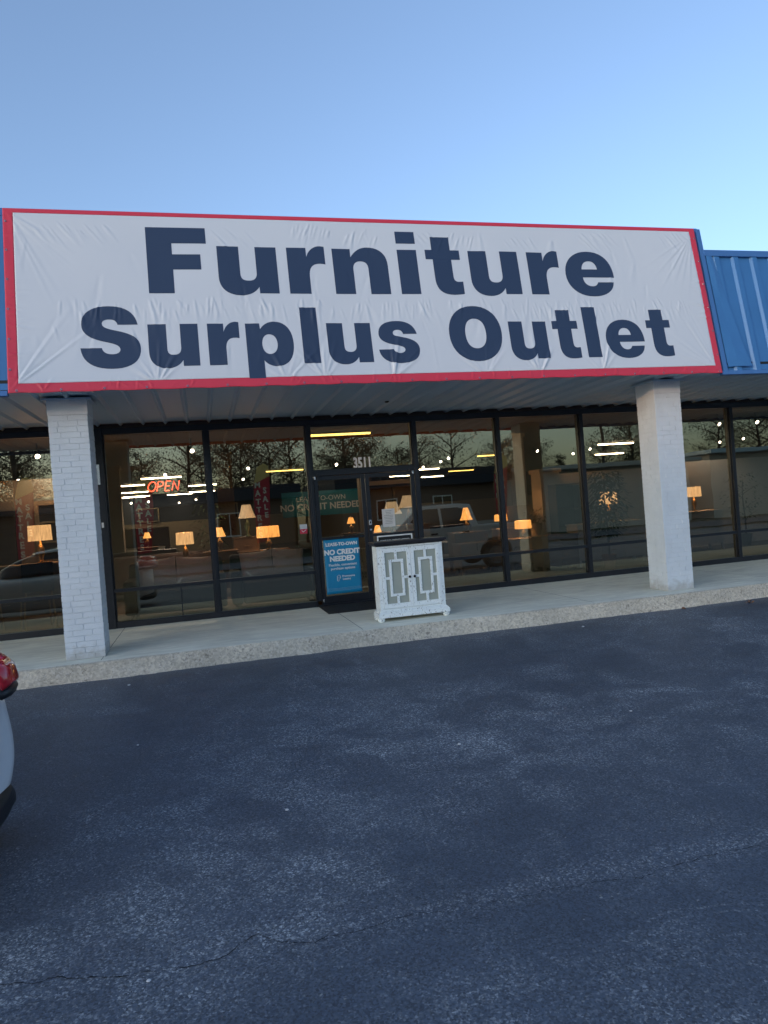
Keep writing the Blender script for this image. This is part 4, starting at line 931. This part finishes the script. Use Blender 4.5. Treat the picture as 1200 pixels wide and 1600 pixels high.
for (x, z, w_, h_, lab) in ((-2.6, 1.95, .9, .6, 'small dark picture high on the back wall at left'), (1.2, 1.9, 1.1, .7, 'wide dark picture on the back wall behind the door'), (8.0, 1.95, .9, .9, 'square dark picture on the back wall at right')):
    t = thing('wall_picture', lab, 'picture', (x, 26.88, z)); q = MB(); q.box(-w_/2, w_/2, -.02, .03, -h_/2, h_/2); q.build('canvas', M['walln'], t)
    q = MB(); q.box(-w_/2-.05, w_/2+.05, -.03, .03, h_/2, h_/2+.05); q.box(-w_/2-.05, w_/2+.05, -.03, .03, -h_/2-.05, -h_/2); q.box(-w_/2-.05, -w_/2, -.03, .03, -h_/2, h_/2); q.box(w_/2, w_/2+.05, -.03, .03, -h_/2, h_/2); q.build('frame', M['woodl'], t)
# dining chairs and table left
def chair(x, y, rz, label):
    t = thing('dining_chair', label, 'chair', (x, y, 0), rz, 'dining chairs in the left window')
    q = MB(); q.box(-.22, .22, -.22, .22, .43, .49); q.build('seat', M['fabd'], t, bevel=.015)
    q = MB(); q.box(-.21, .21, .20, .245, .56, .98); q.build('backrest', M['fabd'], t, bevel=.015)
    for sx in (-1, 1):
        for sy in (-1, 1):
            q = MB(); q.tube([(sx*.19, sy*.19, .43), (sx*.21, sy*.22, 0)], .014, 8); q.build('leg', M['brass'], t)
        q = MB(); q.tube([(sx*.17, .22, .45), (sx*.17, .225, .6)], .012, 8); q.build('back_post', M['brass'], t)
chair(-2.45, .85, R(200), 'charcoal dining chair with brass legs nearest the left brick column')
chair(-3.2, .8, R(170), 'charcoal dining chair with brass legs at the left edge of the photo')
t = thing('dining_table', 'dark round dining table in the far left window', 'table', (-4.1, .95, 0))
q = MB(); q.lathe([(.55, 0), (.56, .015), (.55, .03)], 0, 0, .73, 36); q.build('tabletop', M['wood'], t)
q = MB(); q.lathe([(.25, 0), (.22, .03), (.06, .06), (.06, .73)], 0, 0, 0, 20); q.build('pedestal', M['wood'], t)
# framed window-shaped mirror and wall art on the left partition
t = thing('window_mirror', 'window shaped mirror with pale wooden bars on the beige partition', 'mirror', (-2.33, 2.70, 1.42))
q = MB(); q.box(-.40, .40, -.01, .03, -.50, .50); q.build('mirror_glass', M['walln'], t)
q = MB()
for bx in ((-.45, .45, .47, .55), (-.45, .45, -.55, -.47)): q.box(bx[0], bx[1], -.035, .03, bx[2], bx[3])
q.box(-.45, -.38, -.035, .03, -.47, .47); q.box(.38, .45, -.035, .03, -.47, .47); q.box(-.02, .02, -.028, .0, -.47, .47)
for z in (-.17, .17): q.box(-.38, .38, -.026, .0, z-.015, z+.015)
q.build('frame', M['woodl'], t, bevel=.003)
t = thing('wall_art', 'large dark canvas on the beige partition at the left edge', 'picture', (-3.55, 2.72, 1.28))
q = MB(); q.box(-.50, .50, -.02, .02, -.55, .55); q.build('canvas', mat('dark_canvas', (.03, .03, .035), .7, var=.9, scale=6, stretch=(.3, 1, 5)), t)
# teal lease banner hanging inside
t = thing('hanging_banner', 'dark teal lease banner with pale lettering hanging deep inside behind the door', 'banner', (3.5, 10.0, 1.70))
q = MB(); q.box(-1.25, 1.25, 0, .004, -.36, .36); q.build('sheet', M['teal'], t)
text_obj('lettering', 'LEASE-TO-OWN', .20, M['white'], (-.1, -.006, .14), parent=t, ext=.001)
text_obj('lettering', 'NO CREDIT NEEDED', .26, M['white'], (-.1, -.006, -.10), parent=t, ext=.001, offset=.006)
q = MB()
for x in (-1.2, 1.2): q.tube([(x, 0, .36), (x, 0, 1.23)], .004, 5)
q.build('cord', M['black'], t)
# plants
def leafy(name, label, x, y, z, h, rad, n_, potm=None, leaf=.09, cat='plant', droop=.5, zb=.35):
    t = thing(name, label, cat, (x, y, z)); q = MB()
    q.tube([(0, 0, .15), (.03, .02, h*.35), (-.02, .0, h*.65), (0, 0, h*.9)], [.022, .018, .012, .006], 8)
    for k in range(7):
        a = k*2.4; r1 = rad*.8; z0 = h*(zb+.08*k*.9); q.tube([(0, 0, z0), (r1*.5*math.cos(a), r1*.5*math.sin(a), z0+.12), (r1*math.cos(a), r1*math.sin(a), z0+.2)], [.008, .005, .003], 5)
    q.build('stem', M['stem'], t)
    mb = MB()
    for k in range(n_):
        zz = rs.uniform(zb, 1)*h; rr = rad*math.sqrt(max(.05, 1-abs((zz/h-.7)/.42)**2))*rs.uniform(.25, 1); a = rs.uniform(0, 2*PI)
        c_ = Vector((rr*math.cos(a), rr*math.sin(a), zz)); d = Vector((math.cos(a+rs.uniform(-.8, .8)), math.sin(a+rs.uniform(-.8, .8)), -rs.uniform(0, droop*2))).normalized()
        s_ = d.cross(Vector((rs.uniform(-.3, .3), rs.uniform(-.3, .3), 1))).normalized(); L = leaf*rs.uniform(.7, 1.2)
        mb.add([c_, c_+d*L*.5+s_*L*.2, c_+d*L, c_+d*L*.5-s_*L*.2], [(0, 1, 2, 3)])
    mb.build('foliage', M['leafi'], t)
    q = MB(); q.lathe([(.09, 0), (.13, .24), (.135, .26), (.12, .26), (.11, .2)], 0, 0, 0, 20); q.build('pot', M[potm or 'pot'], t)
    return t
leafy('potted_fig', 'tall potted fig tree in a clay pot inside the last window before the right column', 7.12, .95, 0, 1.78, .40, 1100, leaf=.12)
leafy('potted_plant', 'dark potted plant on the floor left of the beige pillar', .15, 3.6, 0, 1.75, .42, 260, 'lampd')
leafy('potted_plant', 'bushy dark plant on the armoire behind the right door', 4.2, 5.55, 2.05, .70, .40, 200, 'lampd', zb=.3)
leafy('potted_plant', 'dark leafy plant beyond the right brick column', 11.55, 2.6, 0, 1.6, .45, 260, 'lampd')
leafy('potted_plant', 'dark plant on the low pale chest left of the amber drum lamp', 6.42, 2.4, .621, .55, .2, 110, 'lampd', .07)

# ------------------------------------------------------------------ across the car park (seen in the glass)
# feather flags
def feather_flag(x, y, top, words, label, rz=0):
    t = thing('feather_flag', label, 'flag', (x, y, zg(y)), rz, 'feather flags beside the road'); H_ = top-zg(y)
    q = MB(); pts = [(-.42, 0, 0), (-.42, 0, H_*.55), (-.38, 0, H_*.8), (-.22, 0, H_*.96), (.10, 0, H_*1.0)]; q.tube(pts, [.018, .016, .012, .009, .006], 8); q.build('pole', M['spoth'], t)
    poly = [(-.40, H_*.26), (-.41, H_*.55), (-.37, H_*.8), (-.20, H_*.955), (.10, H_*.99), (.30, H_*.965), (.36, H_*.9), (.30, H_*.6), (.16, H_*.27)]
    i0 = 2
    q = MB(); q.prism(poly, -.003, .003, 'y', 0); q.build('cloth', M['flagr'], t)
    top_ = [(-.375, H_*.79), (-.20, H_*.955), (.10, H_*.99), (.30, H_*.965), (.36, H_*.9), (.352, H_*.86)]
    q = MB(); q.prism(top_, -.005, .005, 'y', 0); q.build('top_panel', M['flagy'], t)
    for wi, (word, wx) in enumerate(zip(words, (-.22, .10))):
        for k, ch in enumerate(word):
            z = H_*(.775-.075*k)-wi*.25
            if z < H_*.28: break
            o = text_obj('lettering', ch, .34, M['flagw'], (wx-.0*k, 0, z), parent=t, ext=.008, offset=.012)
feather_flag(-6.8, -20.4, 4.0, ('MATTRESS', 'SALE'), 'red feather flag reading MATTRESS SALE, leftmost of those mirrored in the glass')
feather_flag(-2.3, -20.4, 3.7, ('MATTRESS', 'SALE'), 'red feather flag mirrored behind the neon sign')
feather_flag(2.6, -20.4, 4.05, ('MATTRESS', 'SALE'), 'red feather flag reading MATTRESS SALE mirrored in the window left of the door')
feather_flag(14.9, -23.0, 4.0, ('FURNITURE', 'SALE'), 'red feather flag reading FURNITURE SALE mirrored in the window right of the door')
# wheels
def wheel(parent, x, y, z, r, w_, side):
    q = MB(); prof = [(r*.62, -w_/2), (r*.9, -w_/2), (r*.985, -w_*.36), (r, -w_*.2), (r, w_*.2), (r*.985, w_*.36), (r*.9, w_/2), (r*.62, w_/2)]
    n_ = 28; vs = []; fs = []
    for rr, yy in prof:
        for k in range(n_): vs.append((x+rr*math.cos(2*PI*k/n_), y+yy, z+rr*math.sin(2*PI*k/n_)))
    P_ = len(prof)
    for i in range(P_):
        for k in range(n_): fs.append((i*n_+k, i*n_+(k+1) % n_, ((i+1) % P_)*n_+(k+1) % n_, ((i+1) % P_)*n_+k))
    q.add(vs, fs, 0, True); t = q.build('wheel', M['tyre'], parent)
    q = MB(); yy = y+side*w_*.30
    q.tube([(x, y-side*w_*.2, z), (x, yy-side*.05, z)], r*.61, 24)
    q.tube([(x, yy-side*.05, z), (x, yy+side*.012, z)], r*.12, 12)
    for k in range(7):
        a = 2*PI*k/7; ca, sa = math.cos(a), math.sin(a); wn = r*.07
        p0 = (x+ca*r*.1, z+sa*r*.1); p1 = (x+ca*r*.60, z+sa*r*.60)
        vs = []
        for yy2 in (yy-side*.03, yy):
            for (px, pz), ww in ((p0, wn*1.2), (p1, wn)): vs += [(px-sa*ww, yy2, pz+ca*ww), (px+sa*ww, yy2, pz-ca*ww)]
        q.add(vs, [(0, 1, 3, 2), (4, 6, 7, 5), (0, 2, 6, 4), (1, 5, 7, 3), (0, 4, 5, 1), (2, 3, 7, 6)])
    pts = [(x+r*.615*math.cos(a), yy-side*.01, z+r*.615*math.sin(a)) for a in np.linspace(0, 2*PI, 28, endpoint=False)]
    q.tube(pts, r*.03, 6, closed=True); q.build('rim', M['rim'], t)
    return t
# body from cross sections: list of (x, halfwidth at sill, hw at belt, hw at top, z sill, z belt, z top)
def loft(secs, name, m, parent, bev=0):
    mb = MB(); rings = []
    for (x, ws, wb, wt, zs, zb, zt) in secs:
        half = [(0, zs-.0), (ws*.9, zs), (ws, zs+.06), (wb*1.0, zs+(zb-zs)*.45), (wb*1.0, zs+(zb-zs)*.75), (wb*.97, zb), (wt+(wb-wt)*.25, zb+(zt-zb)*.55), (wt, zt-(zt-zb)*.12), (wt*.82, zt-.004), (wt*.4, zt), (0, zt+.004)]
        ring = [(x, -a, z) for a, z in half]+[(x, a, z) for a, z in half[::-1][1:-1]]
        rings.append(ring)
    n_ = len(rings[0]); vs = [p for r_2 in rings for p in r_2]; fs = []
    for i in range(len(rings)-1):
        for k in range(n_): fs.append((i*n_+k, i*n_+(k+1) % n_, (i+1)*n_+(k+1) % n_, (i+1)*n_+k))
    fs += [tuple(range(n_)), tuple(range((len(rings)-1)*n_, len(rings)*n_))[::-1]]
    mb.add(vs, fs, 0, True); o = mb.build(name, m, parent, sharp=50)
    s_ = o.modifiers.new('s', 'SUBSURF'); s_.levels = 2; s_.render_levels = 2
    return o
# white car at the left edge: tail at local x=0, nose at x=-4.6
CT = thing('parked_car', 'white car with red tail lamps at the left edge of the photo', 'car', (-1.175, -6.76, zg(-6.76)), R(-2))
CT.rotation_euler = (R(-1.9), 0, R(-3))
secs = [(-.03, .55, .62, .50, .34, .60, .80), (-.0, .62, .70, .58, .30, .62, .86), (-.10, .78, .82, .70, .25, .70, .94), (-.30, .84, .885, .74, .20, .82, 1.02), (-.8, .86, .90, .70, .18, .86, 1.05), (-1.6, .87, .91, .62, .18, .88, 1.00), (-2.6, .87, .91, .62, .18, .88, .95), (-3.5, .86, .90, .66, .18, .80, .90), (-4.2, .80, .86, .62, .22, .68, .78), (-4.5, .62, .72, .5, .28, .52, .62), (-4.56, .5, .6, .4, .34, .46, .52)]
loft(secs, 'body', M['carw'], CT)
loft([(-.42, .60, .60, .50, .90, 1.0, 1.03), (-.7, .72, .72, .56, .90, 1.02, 1.22), (-1.2, .76, .76, .58, .90, 1.02, 1.42), (-2.0, .77, .77, .58, .90, 1.02, 1.46), (-2.7, .75, .75, .56, .86, 1.0, 1.34), (-3.3, .66, .66, .5, .84, .9, .98)], 'window_glass', M['carg'], CT)
loft([(-.95, .50, .54, .50, 1.27, 1.32, 1.36), (-1.3, .58, .60, .52, 1.35, 1.42, 1.46), (-2.0, .58, .60, .52, 1.39, 1.46, 1.49), (-2.55, .54, .56, .48, 1.33, 1.37, 1.40)], 'roof', M['carw'], CT)
loft([(.025, .5, .55, .5, .20, .26, .30), (-.02, .64, .70, .62, .17, .30, .36), (-.14, .80, .83, .74, .16, .30, .36), (-.4, .845, .875, .8, .155, .26, .30)], 'bumper_trim', M['carb'], CT)
for s_ in (-1, 1):
    q = MB(); vs = []
    prof = [(0, .30), (.012, .42), (-.005, .55), (-.05, .68), (-.11, .78), (-.22, .855), (-.34, .895)]
    n_ = len(prof)
    for zz, dx, in ((.925, .10), (.945, .12), (.995, .115), (1.025, .09)):
        for (dxx, yy) in prof: vs.append((dxx-.045-max(0, zz-.86)*.2+dx, s_*yy, zz+(.0 if yy < .7 else .015)))
    q.add(vs, [(j*n_+i, j*n_+i+1, (j+1)*n_+i+1, (j+1)*n_+i) for j in range(3) for i in range(n_-1)], 0, True)
    o = q.build('tail_lamp', M['tail'], CT); so = o.modifiers.new('t', 'SOLIDIFY'); so.thickness = .05; so.offset = 0
    q = MB(); vs = []
    for zz, dx in ((.87, .085), (.905, .10)):
        for (dxx, yy) in prof: vs.append((dxx-.05+dx, s_*yy, zz))
    q.add(vs, [(i, i+1, n_+i+1, n_+i) for i in range(n_-1)], 0, True); o = q.build('lamp_surround', M['carb'], CT); so = o.modifiers.new('t', 'SOLIDIFY'); so.thickness = .05; so.offset = 0
    for x in (-.95, -3.72): wheel(CT, x, s_*.80, .33, .33, .22, s_)
q = MB(); q.box(-.075, -.03, -.32, .32, .80, .87); q.build('lamp_bar', M['carb'], CT, bevel=.01)

# pickup truck right of the camera: nose at local x=0, tail at x=5.85, both flanks real
TR = thing('pickup_truck', 'silver pickup truck mirrored in the window right of the door', 'pickup truck', (3.35, -9.0, zg(-9.0)), 0)
TR.rotation_euler = (R(-1.9), 0, R(-1))
side = [(.05, .50), (.0, .75), (.05, .98), (.12, 1.10), (1.35, 1.20), (1.62, 1.24), (2.35, 1.82), (2.55, 1.88), (3.55, 1.90), (3.95, 1.86), (4.10, 1.27), (5.80, 1.27), (5.83, .55), (5.2, .52)]
arch = lambda cx: [(cx+.50*math.cos(a), .40+.50*math.sin(a)) for a in np.linspace(-.05, PI+.05, 12)]
side2 = side+arch(4.60)+[(4.05, .42), (1.55, .42)]+arch(1.0)+[(.42, .48)]
# lower body at full width, greenhouse tapering inward
mb = MB()
n_ = len(side2)
def wy(z): return .98 if z <= 1.27 else .98-.20*(z-1.27)/.6
vs = [(x, -wy(z), z) for x, z in side2]+[(x, wy(z), z) for x, z in side2]
mb.add(vs, [tuple(range(n_)), tuple(range(n_, 2*n_))[::-1]]+[(i, i+n_, (i+1) % n_+n_, (i+1) % n_) for i in range(n_)])
mb.build('body', M['silver'], TR, bevel=.03, seg=3)
for s_ in (-1, 1):
    def win(pts, name='window'):
        q = MB(); yy = [s_*(wy(z)+.006) for x, z in pts]; k = len(pts)
        q.add([(x, y_, z) for (x, z), y_ in zip(pts, yy)]+[(x, y_-s_*.02, z) for (x, z), y_ in zip(pts, yy)], [tuple(range(k)), tuple(range(k, 2*k))[::-1]]+[(i, i+k, (i+1) % k+k, (i+1) % k) for i in range(k)])
        q.build(name, M['carg'], TR)
    win([(1.95, 1.30), (2.42, 1.76), (2.60, 1.80), (2.98, 1.80), (2.98, 1.26)])
    win([(3.06, 1.26), (3.06, 1.80), (3.55, 1.80), (3.78, 1.74), (3.86, 1.28)])
    q = MB()
    for x in (1.72, 3.02, 4.02): q.box(x-.006, x+.006, s_*.981-.003, s_*.981+.003, .55, 1.24)
    q.build('door_seam', M['carb'], TR)
    for x in (2.78, 3.72): q = MB(); q.box(x-.10, x+.10, s_*.99-.02, s_*.99+.02, 1.08, 1.12); q.build('handle', M['carb'], TR, bevel=.008)
    q = MB(); q.box(1.95, 2.12, s_*1.09-.09, s_*1.09+.09, 1.24, 1.46); q.build('mirror', M['silver'], TR, bevel=.03)
    q = MB(); q.box(.02, .20, s_*.80-.15, s_*.80+.19, .86, 1.08); q.build('headlight', M['chrome'], TR, bevel=.02)
    for x in (1.0, 4.60): wheel(TR, x, s_*.86, .40, .40, .26, s_)
q = MB(); q.box(-.10, .10, -.95, .95, .48, .70); q.build('bumper', M['rim'], TR, bevel=.03)
q = MB(); q.box(-.02, .06, -.6, .6, .76, 1.05); q.build('grille', M['carb'], TR, bevel=.01)
q = MB(); q.box(4.2, 5.75, -.86, .86, 1.20, 1.275); q.build('bed', M['carb'], TR)

# buildings over the road
def far_building(x0, x1, y, zt, zroof, wallm, roofm, label, wins, depth=14):
    t = thing('far_building', label, 'building', ((x0+x1)/2, y, -.83)); L = (x1-x0)/2
    q = MB(); q.box(-L, L, -depth, 0, 0, zroof+.83); q.build('wall', wallm, t)
    q = MB(); q.box(-L-.5, L+.5, -depth-.5, .9, zroof+.83, zt+.83); q.build('roof', roofm, t, bevel=.03)
    for (a, c_, z0, z1) in wins:
        cx = (x0+x1)/2; q = MB(); q.box(a-cx-.08, a-cx, .0, .07, z0+.83, z1+.83); q.box(c_-cx, c_-cx+.08, .0, .07, z0+.83, z1+.83); q.box(a-cx-.08, c_-cx+.08, 0, .07, z1+.83, z1+.91); q.box(a-cx-.08, c_-cx+.08, 0, .07, z0+.75, z0+.83); q.box((a+c_)/2-cx-.03, (a+c_)/2-cx+.03, 0, .06, z0+.83, z1+.83)
        wn = q.build('window', M['white'], t); q = MB(); q.box(a-cx, c_-cx, .0, .03, z0+.83, z1+.83); q.build('pane', M['carg'], wn)
far_building(9.0, 20.6, -36, 4.2, 3.1, M['brickr'], M['roofd'], 'low brown brick building with dark roof across the road, mirrored right of the door', [(15.5, 16.8, 1.0, 2.3), (11.5, 12.8, 1.0, 2.3)])
far_building(20.9, 36, -36, 3.9, 3.6, M['lwall'], M['lwall'], 'long pale building across the road mirrored left of the right brick column', [])
far_building(38, 66, -36, 4.4, 4.1, M['lwall'], M['soffit'], 'widest pale commercial building across the road, mirrored right of the right brick column', [])
far_building(-22, 6, -38, 3.9, 3.0, M['brickr'], M['roofd'], 'long brick building with a dark roof across the road, mirrored behind the sofas', [(-14, -12.6, .8, 2.2), (-6, -4.6, .8, 2.2), (1, 2.4, .8, 2.2)])
far_building(-70, -56, 8, 6.5, 6.1, M['brickr'], M['roofd'], 'unseen two storey brick building added far to the left as a low sun occluder', [(-66, -64, 3.6, 5), (-61, -59, 3.6, 5)], depth=40)  # out of view, added as an occluder for the low sun
# utility poles and wires
for i, (x, y, h) in enumerate(((37.5, -50, 9.6), (52, -50, 11), (-10, -33, 10), (22, -33.2, 9.5))):
    t = thing('utility_pole', ('wooden utility pole mirrored near the dark conifer', 'tall wooden utility pole mirrored beyond the right brick column', 'wooden utility pole across the road left of the flags', 'wooden utility pole beside the pale building across the road')[i], 'utility pole', (x, y, -.83))
    q = MB(); q.tube([(0, 0, 0), (0, 0, h+.83)], [.16, .11], 10); q.build('pole', M['bark'], t)
    q = MB(); q.box(-1.1, 1.1, -.06, .06, h+.1, h+.24); q.build('crossarm', M['bark'], t)
for (a, c_, nm) in (((-10, -33, 10), (22, -33.2, 9.5), 'overhead wires strung between the two nearer poles'), ((22, -33.2, 9.5), (52, -50, 11), 'overhead wires running to the tall pole beyond the pale building')):
    q = MB(); a, c_ = Vector(a), Vector(c_)
    for dz in (0, -.9, -1.6):
        pts = [a.lerp(c_, k/16)+Vector((0, 0, dz+.25-1.2*4*(k/16)*(1-k/16)*.5)) for k in range(17)]; q.tube(pts, .018, 5)
    tag(q.build('power_line', M['black']), nm, 'wires')
# trees over the road: tapered trunk, limbs, crown of many leaf-sized faces
def tree_proto(h, cr, kind, n_, leafm, seed):
    r2 = random.Random(seed); t = thing('tree', 'x', 'tree', (0, 0, -60))
    q = MB(); tips = []
    q.tube([(0, 0, 0), (.1, .05, h*.35), (-.05, .1, h*.7), (0, 0, h*.96)], [h*.022, h*.016, h*.009, .02], 8)
    nb = 18 if kind != 'pine' else 26
    for k in range(nb):
        z0 = h*(.28+.66*k/nb) if kind != 'pine' else h*(.2+.76*k/nb); a = k*2.4+r2.uniform(-.3, .3)
        rr = cr*(math.sin(PI*min(1, (z0/h-.15)/.95))**.6)*r2.uniform(.6, 1.05) if kind != 'pine' else cr*(1.08-z0/h)*r2.uniform(.75, 1.1)
        up = rr*(.55 if kind != 'pine' else -.05)
        p1 = (rr*.5*math.cos(a), rr*.5*math.sin(a), z0+up*.6); p2 = (rr*math.cos(a+.15), rr*math.sin(a+.15), z0+up)
        q.tube([(0, 0, z0), p1, p2], [h*.007, h*.004, .012], 5); tips += [(p1, rr*.35), (p2, rr*.35)]
        if kind == 'bare':
            for j in range(7):
                f0 = r2.uniform(.3, 1); b0 = Vector(p1).lerp(Vector(p2), f0); d = Vector((r2.uniform(-1, 1), r2.uniform(-1, 1), r2.uniform(.2, 1.2))).normalized()*r2.uniform(.5, 1.3)
                q.tube([b0, b0+d*.5+Vector((0, 0, .05)), b0+d], [.014, .009, .004], 4)
    q.build('trunk', M['bark'], t)
    mb = MB()
    for k in range(n_):
        (cx, cy, cz), sr = r2.choice(tips); sr = max(.35, sr)*1.35
        u = Vector((r2.gauss(0, 1), r2.gauss(0, 1), r2.gauss(0, .7))).normalized()*sr*r2.random()**.5
        c_ = Vector((cx, cy, cz))+u; d = Vector((r2.gauss(0, 1), r2.gauss(0, 1), r2.gauss(0, 1))).normalized(); s_ = d.cross(Vector((r2.gauss(0, 1), r2.gauss(0, 1), r2.gauss(0, 1)))).normalized(); L = r2.uniform(.08, .19)
        mb.add([c_, c_+d*L*.5+s_*L*.33, c_+d*L, c_+d*L*.5-s_*L*.33], [(0, 1, 2, 3)])
    mb.build('crown', leafm, t); return t
TP = {'broad': tree_proto(11, 3.4, 'broad', 9500, M['crown'], 1), 'thin': tree_proto(11.5, 3.2, 'bare', 3000, M['crownb'], 2), 'pine': tree_proto(10, 2.2, 'pine', 4600, M['crown'], 3), 'gum': tree_proto(10, 3.3, 'broad', 6500, M['crownb'], 4)}
KT = {'broad': 'dense dark broadleaf tree', 'thin': 'bare branched winter tree', 'pine': 'dark pointed conifer', 'gum': 'thin brown leaved tree'}
TS = []
r3 = random.Random(11)
for x in np.arange(-30, 26, 3.6): TS.append((r3.choice(('broad', 'thin', 'thin', 'gum')), x+r3.uniform(-1, 1), -54-r3.uniform(0, 8), r3.uniform(.9, 1.3)))
for x in np.arange(-28, 26, 5.5): TS.append((r3.choice(('broad', 'broad', 'gum')), x+r3.uniform(-1, 1), -64-r3.uniform(0, 6), r3.uniform(.8, 1.1)))
TS += [('broad', 28.5, -53, .78), ('gum', 32.3, -54, .80), ('pine', 34.6, -53, .72), ('gum', 40.5, -55, .80), ('broad', 43.2, -54, 1.05), ('broad', 47.2, -56, .95), ('gum', 50, -58, .7), ('broad', 55, -55, 1.05), ('thin', 59, -54, 1.0), ('broad', 63, -56, 1.1), ('thin', 67, -54, 1.0)]
for x in np.arange(27, 70, 3.5): TS.append(('broad', x, -64+r3.uniform(-2, 2), .48+r3.uniform(-.05, .08)))
for i, (k, x, y, sc) in enumerate(TS):
    dup(TP[k], (x, y, -.83), rz=r3.uniform(0, 6), label=KT[k]+' in the row behind the buildings across the road', group='%s trees behind the buildings across the road' % KT[k], scale=sc)
# occluder trees, added out of view at the left to cut off the low sun
for i, (x, y, sc) in enumerate(((-42, -21, .88), (-43, -25, .86), (-41, -29, .88), (-40, -33, .85), (-39, -37, .88), (-38, -41, .86), (-45, -23, .90), (-44, -31, .90), (-43, -36, .90), (-36, -45, .88), (-41, -27, .84), (-41, -35, .84), (-41, -39, .86), (-38, -32, .8), (-37, -37, .8))):
    dup(TP['broad'], (x, y, -.83), rz=i*1.3, label='dense dark tree added out of view at the left to block the low sun', group='trees added out of view at the left to block the low sun', scale=sc)
for k in TP.values():
    for c_ in list(k.children): bpy.data.objects.remove(c_)
    bpy.data.objects.remove(k)

# ------------------------------------------------------------------ small litter
def dry_leaf(x, y, rz, s_, label):
    q = MB(); n_ = 9; pts = [(math.cos(a)*(1 if k % 2 else .6)*s_, math.sin(a)*(.7 if k % 2 else .42)*s_, .012*math.sin(a*2)+.014) for k, a in enumerate(np.linspace(0, 2*PI, 14, endpoint=False))]
    q.add([(0, 0, .006)]+pts, [(0, i+1, (i+1) % 14+1) for i in range(14)]); q.tube([(s_*.8, 0, .01), (s_*1.5, .01, .016)], .0015, 5)
    o = q.build('dry_leaf', M['dry']); o.location = (x, y, zg(y)+.003); o.rotation_euler = (0, .15, rz); tag(o, label, 'leaf')
    so = o.modifiers.new('t', 'SOLIDIFY'); so.thickness = .001
dry_leaf(5.90, -2.68, .4, .045, 'reddish dry leaf against the kerb below the right brick column')
dry_leaf(6.83, -2.80, 2, .05, 'pale dry leaf on the asphalt near the right edge')
dry_leaf(6.9, -2.70, 1.2, .035, 'dark dry leaf on the kerb edge at the right')
for i, (x, y, s_) in enumerate(((1.62, -5.9, .014), (.35, -6.45, .012), (4.3, -2.95, .018), (-.84, -3.0, .016), (.55, -8.32, .009), (-.33, -7.71, .010), (3.05, -5.8, .012), (-.6, -4.9, .01))):
    q = MB(); q.lathe([(s_*.5, 0), (s_, s_*.3), (s_*.7, s_*.6), (s_*.2, s_*.7)], 0, 0, 0, 7); o = q.build('litter_scrap', M['paper']); o.location = (x, y, zg(y)); o.rotation_euler = (0, 0, i)
    tag(o, 'tiny white scrap of litter on the dark asphalt', 'litter', 'tiny white scraps scattered on the asphalt')
